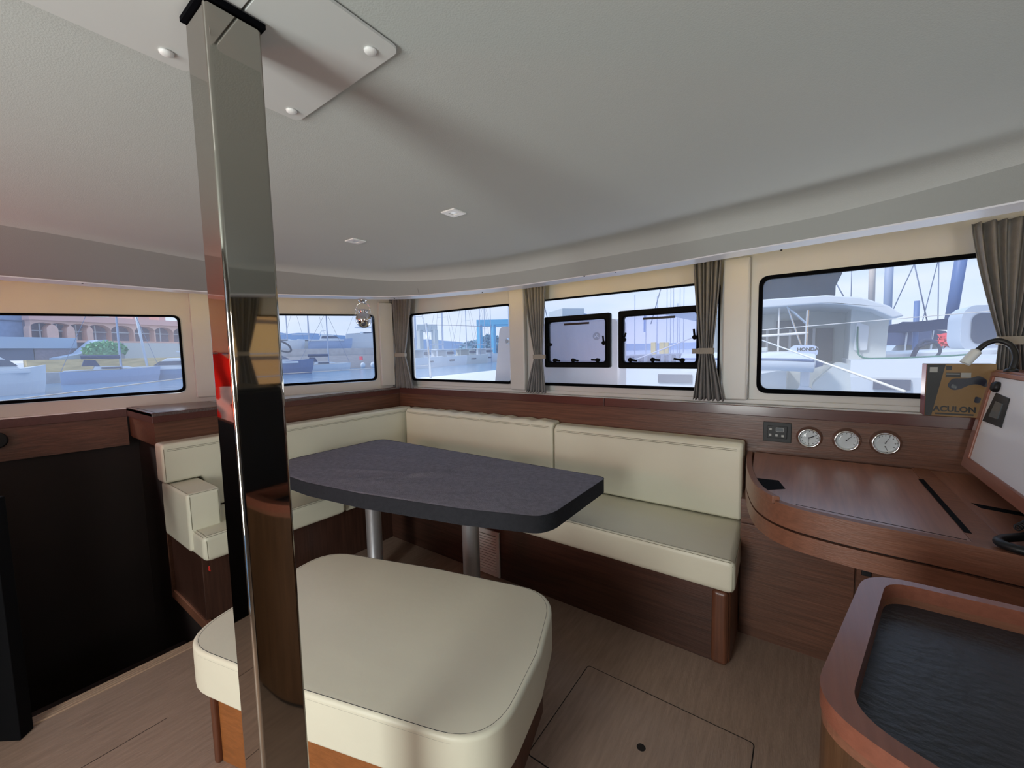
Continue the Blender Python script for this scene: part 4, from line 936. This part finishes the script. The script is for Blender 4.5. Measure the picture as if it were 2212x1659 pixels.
# --- boats
def hull_mesh(L, B, fb, rise=.25, stern=.75, flare=.86, n=12):
    rings = []
    for i in range(n + 1):
        t = i / n; w = B / 2 * (stern + (1 - stern) * min(1, t * 2.5)) * (1 if t < .55 else max(.015, 1 - ((t - .55) / .45) ** 2.1)); z = fb * (1 + rise * t * t); x = L * (t - .5)
        xb = x - (.05 * L * t * t); k = -.35
        rings.append([Vector((x, w, z)), Vector((x - .01 * L * t, w * flare, z * .45)), Vector((xb, w * .6, k)), Vector((xb, -w * .6, k)), Vector((x - .01 * L * t, -w * flare, z * .45)), Vector((x, -w, z))])
    return MB().loft(rings)


def boat(px, d, hd, L, B, fb, kind, hullm, lab, mast=None, cover=None, cat='boat', mm=None, ports=True, wz=None):
    """px: picture column of its middle, d: distance, hd: heading in degrees from the line of sight's right"""
    p = far(px, 800, d); th = math.atan2(p.y, p.x) - PI / 2 + math.radians(hd)
    z0 = WZ if wz is None else wz
    t = empty({'sail': 'sailing_yacht', 'cat': 'catamaran', 'motor': 'motor_yacht'}[kind], (p.x, p.y, z0), lab, cat, rz=th)
    Bd = lambda m, nm, mt, par=None, **k: m.build(nm, mt, parent=par or t, local=True, **k)
    if kind == 'cat':
        for s in (-1, 1):
            m = hull_mesh(L, B * .26, fb, .12, .8); m.v = [v + Vector((0, s * B * .36, 0)) for v in m.v]; h = Bd(m, 'hull', hullm, smooth=False)
            if ports: m = MB(); m.box((-L * .14, s * B * .36 - B * .135, fb * .52), (L * .0, s * B * .36 + B * .135, fb * .68)); Bd(m, 'hull_window', M['dglass'], h)
        m = MB(); m.box((-L * .42, -B * .36, fb * .55), (L * .22, B * .36, fb * 1.0)); Bd(m, 'bridge_deck', hullm)
        m = MB(); m.loft([[Vector((x, y, z)) for x, y in ((-L * .12, -B * .33), (L * .17 - i * .05 * L, -B * .26), (L * .17 - i * .05 * L, B * .26), (-L * .12, B * .33))] for i, z in ((0, fb), (1, fb + 1.15))]); sa = Bd(m, 'saloon', hullm)
        m = MB(); m.box((-L * .11, -B * .335, fb + .45), (L * .10, B * .335, fb + .9)); Bd(m, 'saloon_window', M['dglass'], sa)
        m = MB(); m.box((-L * .40, -B * .34, fb + 1.2), (L * .13, B * .34, fb + 1.36)); Bd(m, 'hardtop', hullm, bevel=.05)
        for x in (-L * .38,):
            for s in (-1, 1): m = MB(); m.box((x, s * B * .3 - .06, fb), (x + .12, s * B * .3 + .06, fb + 1.25)); Bd(m, 'hardtop_post', hullm)
        deck = fb + 1.3
    elif kind == 'motor':
        Bd(hull_mesh(L, B, fb, .3), 'hull', hullm)
        m = MB(); m.box((-L * .48, -B * .5, fb * .95), (L * .3, B * .5, fb * 1.1)); Bd(m, 'deck', M['white'], bevel=.05)
        m = MB(); m.loft([[Vector((x0, -w, z)), Vector((x1, -w * .8, z)), Vector((x1, w * .8, z)), Vector((x0, w, z))] for x0, x1, w, z in ((-L * .25, L * .27, B * .42, fb), (-L * .22, L * .12, B * .38, fb + .8), (-L * .2, L * .02, B * .33, fb + 1.25))]); c_ = Bd(m, 'cabin', M['white'], bevel=.08)
        m = MB(); m.loft([[Vector((x0, -w, z)), Vector((x1, -w * .8, z)), Vector((x1, w * .8, z)), Vector((x0, w, z))] for x0, x1, w, z in ((-L * .2, L * .2, B * .425, fb + .45), (-L * .18, L * .115, B * .40, fb + .9))]); Bd(m, 'windscreen', M['dglass'], c_)
        m = MB(); m.tube([(-L * .25, 0, fb + 1.0), (-L * .2, 0, fb + 1.9), (-L * .1, 0, fb + 2.0)], .08, 8); Bd(m, 'radar_arch', M['white'])
        deck = fb + 1.2
    else:
        Bd(hull_mesh(L, B, fb, .22), 'hull', hullm)
        m = MB(); m.loft([[Vector((-L * .47, -B * .33, fb + .02)), Vector((L * .44, -.08, fb * 1.2 + .02)), Vector((L * .44, .08, fb * 1.2 + .02)), Vector((-L * .47, B * .33, fb + .02))], [Vector((-L * .47, -B * .33, fb + .1)), Vector((L * .44, -.06, fb * 1.2 + .08)), Vector((L * .44, .06, fb * 1.2 + .08)), Vector((-L * .47, B * .33, fb + .1))]]); Bd(m, 'deck', M['white'])
        m = MB(); m.loft([[Vector((-L * .2, -B * .3, fb + .1)), Vector((L * .22, -B * .14, fb + .2)), Vector((L * .22, B * .14, fb + .2)), Vector((-L * .2, B * .3, fb + .1))], [Vector((-L * .18, -B * .25, fb + .5)), Vector((L * .14, -B * .1, fb + .42)), Vector((L * .14, B * .1, fb + .42)), Vector((-L * .18, B * .25, fb + .5))]]); c_ = Bd(m, 'coachroof', M['white'])
        m = MB(); m.box((-L * .12, -B * .29, fb + .22), (L * .08, B * .29, fb + .36)); Bd(m, 'cabin_window', M['dglass'], c_)
        if cover:
            m = MB(); m.loft([[Vector((-L * .30, s * B * .3, fb + .5)), Vector((-L * .27, s * B * .3, fb + 1.15)), Vector((-L * .17, s * B * .26, fb + 1.1)), Vector((-L * .13, s * B * .26, fb + .5))] for s in (-1, 1)]); Bd(m, 'spray_hood', cover)
        deck = fb + .4
    if mast:
        mp_ = .08 * L if kind == 'sail' else .02 * L; mm = mm or M['mast']
        m = MB(); m.tube([(mp_, 0, fb), (mp_, 0, mast)], .10, 8, r2=.07); ms = Bd(m, 'mast', mm)
        m = MB(); m.tube([(mp_, 0, deck + 1.0), (mp_ - .38 * L, 0, deck + 1.0)], .08 if not cover else .2, 8); Bd(m, 'boom', cover or mm)
        m = MB(); m.tube([(mp_, -B * .2, mast * .55), (mp_, B * .2, mast * .55)], .03, 6); Bd(m, 'spreader', mm, ms)
        m = MB()
        for e_ in ((L * .49, 0, fb), (-L * .49, 0, fb), (mp_, B * .45, fb), (mp_, -B * .45, fb)): m.tube([(mp_, 0, mast - .3), e_], .022, 5)
        Bd(m, 'rigging', M['wire'])
    return t


boat(245, 60, 4, 7.6, 2.6, 1.25, 'sail', mat('hazy_blue_hull', rgb(150, 170, 204), .4), 'blue grey hulled sailing yacht moored below the green bush', 13, M['navycloth'])
boat(368, 62, 172, 6.6, 2.6, 1.15, 'motor', mat('mid_blue_hull', rgb(120, 152, 190), .4), 'white topped motor cruiser with blue hull at the right of the left window')
boat(-15, 46, 10, 5.0, 2.3, 1.6, 'motor', M['white'], 'white motor boat cut by the left edge of the picture')
wire('crane_boom', [far(291, 670, 61), far(318, 790, 61)], .12, M['white'], 'white leaning spar crossing the arches in the left window', 'spar')
boat(590, 60, 0, 9.5, 3.0, 1.5, 'motor', M['navy'], 'navy hulled motor yacht behind the pole in the second window')
boat(702, 66, 3, 7.2, 2.3, .95, 'sail', M['white'], 'small white sailing boat with navy boom cover before the breakwater', 9, M['navycloth'])
o = slab(far(560, 790, 76), far(830, 790, 78), WZ, 1.45, 3.5, M['breakwater'], 'breakwater'); tag(o, 'pinkish stone breakwater behind the small white sailing boat', 'breakwater')
mb = MB(); q = far(780, 774, 75.6); mb.box((q.x - .35, q.y - .1, q.z - .35), (q.x + .35, q.y + .1, q.z + .35)); o = mb.build('warning_board', M['redbuoy']); tag(o, 'small red board on the breakwater wall', 'sign')
for x, y, d in ((784, 789, 75), (806, 788, 72)):
    q = far(x, y, d); mb = MB(); mb.lathe([(.42 * math.sin(t) + .005, .5 * math.cos(t)) for t in [PI * k / 10 for k in range(11)]], q, n=16, cap=False); o = mb.build('fender', M['white'], smooth=True); tag(o, 'round white fender hanging on the breakwater, ' + ('left of the two' if x < 800 else 'right of the two, by the window edge'), 'fender')
yard = slab(far(560, 750, 80), far(850, 750, 82), WZ, 2.75, 20, M['quay'], 'boatyard_ground'); tag(yard, 'pale boatyard ground behind the breakwater', 'ground')
for (px, d, hd, L, fb, kd, hm, lab, ms) in ((618, 88, 2, 7, 1.5, 'sail', M['white'], 'white yacht ashore, farthest left in the yard behind the breakwater', 15), (664, 93, 5, 8, 1.6, 'sail', M['offwhite'], 'white yacht ashore with two masts close beside it, left of the long cruiser', 17), (718, 88, 0, 8, 1.6, 'motor', mat('two_tone_hull', rgb(150, 172, 210), .4), 'long white cruiser ashore with blue lower hull in the second window', None), (800, 92, 4, 9, 3.0, 'sail', M['white'], 'tall white hull ashore behind the hanging globe lamp', 16)):
    boat(px, d, hd, L, 3.4, fb, kd, hm, lab, ms, wz=2.78)

# front left window
boat(900, 68, 62, 11, 6.2, 1.6, 'cat', M['white'], 'white catamaran moored behind the corner curtain', 15)
boat(958, 76, 50, 9.5, 5.5, 1.6, 'cat', M['white'], 'white catamaran second from the corner curtain, bow to the right', 16)
boat(1008, 85, 48, 9.5, 5.5, 1.7, 'cat', M['offwhite'], 'white catamaran in front of the blue green trees', 16)
boat(1048, 95, 40, 9, 5.2, 1.8, 'cat', M['white'], 'farthest white catamaran, right below the turquoise travel lift', 14)
def lift(name, xs, d, ztop, m_, lab):
    t = empty(name, (far(xs[0], 750, d).x, far(xs[0], 750, d).y, WZ), lab, 'boat hoist')
    for k, dd in enumerate((d, d + 9)):
        for x in xs:
            a = far(x, 750, dd); mb = MB(); mb.box((a.x - .55, a.y - .55, WZ + 1), (a.x + .55, a.y + .55, ztop)); mb.build('leg', m_, parent=t)
        a = far(xs[0] - 6, 750, dd); b = far(xs[-1] + 6, 750, dd); mb = MB(); mb.prism([(0, ztop - .1), ((b - a).length, ztop - .1), ((b - a).length, ztop + 1.2), (0, ztop + 1.2)], -.5, .5, None, frame((a.x, a.y), (b.x, b.y), (0, 0))); mb.build('top_beam', m_, parent=t)
lift('travel_lift', (1037, 1066, 1112), 112, 9.0, M['turq'], 'turquoise travel lift frame in the front left window')
lift('travel_lift', (908, 940), 98, 7.0, M['offwhite'], 'pale grey travel lift frame in the front left window')
for i, (x, y, r) in enumerate(((1018, 757, 2.6), (1040, 754, 2.8), (1064, 755, 2.8), (1060, 738, 2.2), (1090, 755, 3.0))):
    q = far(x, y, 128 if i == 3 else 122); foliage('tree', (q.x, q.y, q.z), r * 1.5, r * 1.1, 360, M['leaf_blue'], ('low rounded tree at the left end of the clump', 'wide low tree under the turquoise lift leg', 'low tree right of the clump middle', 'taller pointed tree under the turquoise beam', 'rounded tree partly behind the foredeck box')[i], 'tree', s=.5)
for px, d, top, lab in ((898, 70, 12, 'thin mast just right of the corner curtain'), (956, 75, 13, 'mast between the pale lift and the front catamarans'), (1038, 85, 15, 'dark thin mast in front of the turquoise lift'), (1061, 88, 16, 'mast above the middle of the turquoise beam'), (1100, 90, 16, 'mast at the right end of the turquoise beam')):
    a = far(px, 760, d); wire('mast', [(a.x, a.y, WZ - .2), (a.x, a.y, top)], .07, M['mast'], lab, 'mast')
wire('forestay', [(-4.2, 7.4, 1.3), (-3.5, 4.3 + .4, 4.6)], .008, M['wire'], 'dark stay wire slanting across the turquoise lift', 'stay')

# behind the opening hatches: building, pontoon, masts, flag
P, Q = far(1215, 700, 95), far(1262, 700, 97); bd = empty('flat_roof_building', (P.x, P.y, 0), 'pale flat roofed building above the left opening hatch', 'building')
slab(P, Q, 0, far(1240, 666, 96).z, 10, M['offwhite'], 'front_wall', bd); slab(Q, far(1285, 700, 108), 0, far(1262, 669, 97).z - .8, 4, M['terrace'], 'side_wall', bd)
o = slab(far(1345, 780, 34), far(1475, 765, 44), WZ, .95, 3, M['quay'], 'pontoon'); tag(o, 'grey pontoon quay seen through the right opening hatch', 'pontoon')
xfp = frame(far(1345, 780, 34)[:2], far(1475, 765, 44)[:2], (0, 0))
for k in range(9):
    mb = MB(); mb.prism([(1 + k * 1.55, .0), (1.5 + k * 1.55, .0), (1.5 + k * 1.55, .85), (1 + k * 1.55, .8)], -.2, 0, None, xfp); o = mb.build('pontoon_fender', M['navycloth']); tag(o, 'dark upright fender on the grey pontoon, ' + ('farthest left', 'second', 'third', 'fourth', 'middle one', 'sixth', 'seventh', 'eighth', 'last at the right')[k] + ' of the row of nine', 'fender', 'pontoon fenders')
for i, (x, d) in enumerate(((1412, 40), (1430, 42), (1440, 43))):
    q = far(x, 742, d); mb = MB(); mb.box((q.x - .2, q.y - .2, .95), (q.x + .2, q.y + .2, q.z + .1)); o = mb.build('power_pedestal', M['yellow']); tag(o, ('left', 'middle', 'right')[i] + ' yellow topped service post on the pontoon', 'service post', 'pontoon service posts')
mast_list = [(1371, 60, 2.5, 12), (1419, 55, 0, 14), (1440, 90, 0, 12), (1448, 92, 0, 14), (1454, 95, 0, 13), (1463, 95, 0, 15), (1468, 98, 0, 13), (1476, 99, 0, 12), (1330, 70, 0, 8), (1306, 100, 0, 8)]
ml = ['thin mast left of the flag in the right opening hatch', 'tall mast in the middle of the right opening hatch', 'first small mast above the right hatch, counted from its middle', 'second small mast above the right hatch', 'third small mast above the right hatch', 'tallest of the small masts above the right hatch', 'small mast just right of the tallest one above the right hatch', 'small mast next to the curtain above the right hatch', 'short mast between the two opening hatches', 'short mast above the left opening hatch']
for (px, d, z, top), lb in zip(mast_list, ml):
    a = far(px, 760, d); hgt = {1371: 9, 1419: 8, 1330: 6.5, 1306: 9}.get(px, 11 + (px % 7) * .7); wire('mast', [(a.x, a.y, WZ - .2), (a.x, a.y, hgt)], .06 if d < 80 else .085, M['mast'], lb, 'mast')
a = far(1395, 760, 40); fg = empty('feather_flag', (a.x, a.y, .9), 'tall blue feather flag seen through the right opening hatch', 'flag')
mb = MB(); mb.tube([(a.x, a.y, .9), (a.x, a.y, 4.9)], .04, 6); mb.build('flag_pole', M['mast'], parent=fg)
b = far(1390, 760, 40); mb = MB(); mb.prism([(0, 3.0), ((a - b).length, 3.0), ((a - b).length, 4.9), (0, 4.4)], 0, .03, None, frame((b.x, b.y), (a.x, a.y), (0, 0))); mb.build('flag_cloth', mat('flag_blue', rgb(110, 150, 210), .8), parent=fg)

# --- neighbouring catamaran, stern on, straight ahead of the right windows
nc = empty('neighbour_catamaran', (0, 13, WZ), 'large white catamaran filling the big right window, stern towards us', 'catamaran')
NB = lambda m, nm, mt, par=nc, **k: m.build(nm, mt, parent=par, **k)
mb = MB(); mb.loft([[Vector((x0, 11.4, -1.1)), Vector((x1, 11.2, .8)), Vector((x1, 11.25, zt_)), Vector((x1, 14, zt_)), Vector((x1, 14, -1.1))] for x0, x1, zt_ in ((.9, .75, 1.15), (3.0, 3.0, 1.18), (8, 8, 1.3), (12, 13, 1.5))]); hr = NB(mb, 'right_hull', M['white'])
mb = MB(); mb.box((1.12, 11.17, .55), (1.68, 11.3, .76)); NB(mb, 'hull_window', M['dglass'], hr)
mb = MB(); mb.loft([[Vector((x0, 11.9, -1.0)), Vector((x0, 11.9, z_)), Vector((x0, 13.4, z_)), Vector((x0, 13.4, -1.0))] for x0, z_ in ((-5.6, .8), (-4.5, .98), (-1.4, 1.0), (-.4, .9))]); NB(mb, 'left_hull', M['white'])
mb = MB(); mb.box((-3.45, 11.86, .52), (-2.55, 11.95, .76)); NB(mb, 'hull_window', M['dglass'])
mb = MB(); mb.box((-5, 12.6, .3), (.9, 15, 1.0)); NB(mb, 'cockpit_floor', M['offwhite'])
mb = MB(); mb.box((-2.7, 14.2, .9), (1.25, 14.4, 2.55)); wl = NB(mb, 'saloon_bulkhead', M['offwhite'])
mb = MB(); mb.box((-1.35, 14.12, 1.05), (.55, 14.22, 1.95)); NB(mb, 'saloon_window', M['dglass'], wl)
mb = MB(); mb.box((-.75, 14.10, 1.95), (-.05, 14.22, 2.2)); NB(mb, 'upper_window', M['dglass'], wl)
for x in (-1.0, -.45, .1): mb = MB(); mb.box((x, 14.08, 1.05), (x + .06, 14.13, 1.95)); NB(mb, 'window_post', M['shade_white'], wl)
prof = [(-3.2, 2.52), (-1.5, 2.62), (.3, 2.60), (.9, 2.50), (1.35, 2.28), (1.6, 2.05), (1.42, 2.02), (1.1, 2.22), (.6, 2.36), (.2, 2.42), (-3.2, 2.40)]
mb = MB(); mb.prism(prof, 11.6, 15.2, None, lambda x, z, y: (x, y, z)); NB(mb, 'hardtop', M['white'], bevel=.04)
mb = MB(); mb.prism(rpoly([(.78, 1.0), (1.42, 1.0), (1.46, 2.1), (1.0, 2.3), (.80, 2.36)], .05), 12.4, 14.3, None, lambda x, z, y: (x, y, z)); NB(mb, 'cabin_side', M['offwhite'], bevel=.03)
mb = MB(); mb.prism(rpoly([(.86, 1.35), (1.1, 1.35), (1.12, 1.9), (.90, 2.0)], .04), 12.34, 12.42, None, lambda x, z, y: (x, y, z)); NB(mb, 'side_door', M['white'])
mb = MB(); mb.prism(rpoly([(-2.35, 2.66), (.50, 2.66), (.50, 2.9), (.62, 3.2), (.62, 4.4), (-2.35, 4.4)], .03), 12.6, 13.1, None, lambda x, z, y: (x, y, z)); NB(mb, 'sail_bag', M['slate'], bevel=.05, label='slate blue sail bag')
for (a_, b_, m_, nm, r_) in (((-.05, 11.8, .9), (-.02, 11.8, 2.30), M['steel'], 'davit_post', .035), ((-.42, 11.8, 2.42), (.0, 11.8, 1.95), M['steel'], 'davit_strut', .028), ((-.42, 11.8, 2.42), (-.02, 11.8, 1.15), M['steel'], 'davit_strut', .02), ((-1.3, 11.8, 2.44), (-.42, 11.8, 2.44), M['steel'], 'davit_strut', .025), ((-1.5, 11.7, 1.72), (.0, 11.8, 1.78), M['rope'], 'cockpit_rail', .03), ((-.58, 11.8, 1.1), (-.58, 11.8, 2.4), M['rope'], 'canopy_post', .02)):
    mb = MB(); mb.tube([a_, b_], r_, 8); NB(mb, nm, m_)
mb = MB(); mb.box((.62, 11.55, .86), (.93, 11.65, .94)); NB(mb, 'grab_handle', M['navycloth'])
mb = MB(); mb.prism(rpoly([(.15, .0), (.6, -.3), (.92, .1), (.92, 1.0), (.55, 1.1), (.1, .6)], .1), 11.5, 12.3, None, lambda x, z, y: (x, y, z)); NB(mb, 'stern_step', M['offwhite'], bevel=.05)
mb = MB(); mb.tube(catmull([(.92, 12.35, 1.9), (.93, 12.3, 1.4), (1.0, 12.2, 1.2), (1.3, 12.0, 1.17), (2.2, 11.6, 1.22), (2.5, 11.5, 1.25)], 6), .018, 6); NB(mb, 'green_line', M['green_rope'], label='green mooring line')
mb = MB(); mb.box((-1.8, 11.82, .15), (-.1, 11.9, .45)); NB(mb, 'boot_stripe', M['teal'])
# tender on the davits
tn = empty('inflatable_tender', (-.7, 11.2, .95), 'white inflatable tender with navy stripe hung at the neighbour stern', 'dinghy')
mb = MB(); path = catmull([(-2.6, 11.1, 1.16), (-1.2, 11.05, 1.15), (-.3, 11.05, 1.13), (.12, 11.1, 1.10)], 8); mb.tube(path, .21, 16); mb.build('tube', M['tender'], parent=tn, smooth=True)
mb = MB(); mb.tube([p + Vector((0, -.195, .05)) for p in path], .03, 8); mb.lathe([(.09, 0), (.1, .04), (.05, .16)], (.12, 11.1, 1.10), (1, 0, -.1), 14); mb.build('rub_strake', M['navy'], parent=tn, smooth=True)
mb = MB(); mb.loft([[Vector((x, 10.95, z0)), Vector((x, 11.5, z0)), Vector((x, 11.55, 1.36)), Vector((x, 10.98, 1.36))] for x, z0 in ((-2.6, .9), (-.9, .85), (-.2, 1.0))]); mb.build('hull', M['white'], parent=tn)
mb = MB(); mb.box((-.95, 10.96, 1.36), (-.75, 11.3, 1.46)); mb.build('seat', M['offwhite'], parent=tn, bevel=.02)
ob = empty('outboard_motor', (.06, 11.6, .6), 'silver outboard motor behind the hanging tender', 'outboard')
mb = MB(); mb.prism(rpoly([(-.34, 1.30), (.18, 1.26), (.20, 1.44), (.08, 1.50), (-.26, 1.50), (-.34, 1.42)], .05), 11.35, 11.65, None, lambda x, z, y: (x, y, z)); cw = mb.build('cowling', mat('silver_blue_cowl', rgb(190, 204, 232), .4), parent=ob, bevel=.04)
mb = MB(); mb.box((-.12, 11.42, .55), (.06, 11.6, 1.30)); mb.build('shaft', M['tender'], parent=ob, bevel=.03)
mb = MB(); mb.prism(rpoly([(-.22, .35), (.1, .30), (.12, .5), (-.1, .62)], .04), 11.44, 11.58, None, lambda x, z, y: (x, y, z)); mb.build('lower_unit', M['tender'], parent=ob, bevel=.03)
text('HONDA', .10, (.0, 11.345, 1.40), (PI / 2, 0, 0), M['ink'], ob, 'lettering', .002, .003, 1.05)

# things beyond, right hand part of the big window
boat(2035, 30, 65, 11, 3.6, 1.7, 'sail', M['white'], 'white sailing yacht with navy canopy right of the neighbouring catamaran', 12, M['navycloth'])
bm_ = far(2005, 735, 22); mb = MB(); xfm = lambda x, z, y: (bm_.x + x * RX.x, bm_.y + x * RX.y + y, z)
mb.prism([(-1.9, 1.95), (-1.4, 2.2), (1.2, 2.42), (2.0, 2.32), (1.7, 2.1), (1.0, 2.02), (-.2, 1.9)], 0, 2.0, None, xfm); o = mb.build('bimini_canopy', M['navycloth']); tag(o, 'navy bimini canopy right of the neighbouring catamaran', 'canopy')
for k, x in enumerate((-1.6, -.8, .2, 1.3)):
    mb = MB(); mb.tube([xfm(x, .6, .5), xfm(x + .1, 2.1, .5)], .03, 6); mb.build('canopy_pole', M['steel'], parent=o)
for (x0, y0, x1, y1, d, r, mk_, lb) in ((1886, 560, 1882, 668, 30, .16, 'mast_tan', 'tan coloured mast behind the curved hardtop'), (1923, 555, 1916, 705, 26, .17, 'mast', 'thick pale mast right of the tan one'), (1981, 690, 1976, 760, 22, .09, 'mast_blue', 'short dark post with a white light above the navy canopy'), (2085, 545, 2052, 700, 24, .19, 'mast_blue', 'thick blue mast leaning left beside the widest curtain')):
    wire('mast', [far(x0, y0 - 40, d), far(x1, y1, d)], r, M[mk_], lb, 'mast')
for (x0, y0, x1, y1, d, lb) in ((1973, 560, 2004, 700, 23, 'dark stay wire crossing the sky between the pale and blue masts'), (1805, 610, 1828, 650, 20, 'dark short stay beside the slate sail bag'), (1840, 575, 1838, 652, 30, 'thin shroud right of the slate sail bag'), (2028, 560, 2026, 700, 30, 'thin shroud left of the blue mast'), (1406, 700, 1434, 600, 20, 'stay slanting up above the right opening hatch')):
    wire('stay_wire', [far(x0, y0, d), far(x1, y1, d)], .022, M['wire'], lb, 'stay')
q = far(2068, 737, 20); foliage('red_canvas_bundle', (q.x, q.y, q.z), .42, .28, 60, M['redbuoy'], 'red canvas bundle on a boat deck behind the reading lamp', 'canvas', s=.2)
mb = MB(); mb.tube([(q.x, q.y, WZ - .1), (q.x, q.y, q.z)], .04, 6); mb.build('pole', M['steel'], parent=bpy.data.objects['red_canvas_bundle'])
q = far(2120, 715, 15); mb = MB(); mb.prism(rrect(-.5, -.5, .75, .62, .35, 8), 0, 1.2, None, lambda x, z, y: (q.x + x * RX.x, q.y + x * RX.y + y, q.z + z)); o = mb.build('cockpit_enclosure', M['tender'], bevel=.1); tag(o, 'rounded pale spray enclosure of a boat beside the widest curtain', 'canopy')
mb = MB(); mb.prism(rrect(-.25, -.3, .6, .42, .2, 6), -.03, .02, None, lambda x, z, y: (q.x + x * RX.x, q.y + x * RX.y + y, q.z + z)); mb.build('window', M['dglass'], parent=o)
q = far(2085, 800, 14); mb = MB(); mb.prism([(-2.0, -1.2), (3, -1.2), (3, .55), (-2.2, .42)], 0, 2.5, None, lambda x, z, y: (q.x + x * RX.x, q.y + x * RX.y + y, q.z + z)); o = mb.build('moored_boat', M['white'], bevel=.1); tag(o, 'white boat deck behind the binocular carton', 'boat')
q = far(1995, 760, 13); bw = empty('bow_anchor_gear', (q.x, q.y, 1.0), 'dark bow anchor and coiled lines above the binocular carton', 'anchor')
mb = MB(); mb.tube(catmull([q + Vector((.2, 0, .2)), q + Vector((.0, 0, .25)), q + Vector((-.12, 0, .05)), q + Vector((-.2, 0, -.2)), q + Vector((-.3, 0, -.4))], 6), .045, 8); mb.build('anchor', M['navycloth'], parent=bw, smooth=True)
mb = MB(); mb.tube(catmull([q + Vector((-.1, -.05, .1)), q + Vector((.15, -.05, .2)), q + Vector((.25, -.05, .0)), q + Vector((.1, -.05, -.25))], 6), .03, 8); mb.build('coiled_line', M['dark_rope'], parent=bw, smooth=True)
# mooring lines across the big window
wire('mooring_line', [far(1635, 731, 9), far(1955, 846, 3.9)], .010, M['rope'], 'pale mooring line slanting down across the big right window', 'rope')
wire('guard_line', [(-1.6, 10.2, 1.80), (5.0, 12.5, 2.2)], .010, M['rope'], 'thin white line crossing the big right window level with the rail', 'rope')
wire('mooring_line', [far(1370, 778, 9), far(1500, 728, 9)], .014, M['rope'], 'thin white line rising through the right opening hatch', 'rope')
# starboard sandstone quay (mirrored in the pole)
mb = MB(); mb.box((9.5, -8, WZ), (11, 10.8, 6.5)); o = mb.build('sandstone_quay', M['sandwall']); tag(o, 'tall sandstone quay wall on the starboard side, mirrored in the pole', 'wall')
mb = MB()
for i in range(3):
    mb.tube([(5.2, 3.1 + .35 * i, -.6), (5.2, 3.2 + .35 * i, 2.6)], .03, 6)
mb.tube([(5.2, 2.4, 1.55), (5.2, 5, 1.55)], .008, 6); mb.tube([(5.2, 2.4, 1.2), (5.2, 5, 1.2)], .008, 6); o = mb.build('quay_ladder', M['steel']); tag(o, 'steel rails in front of the sandstone quay, mirrored in the pole', 'rail')
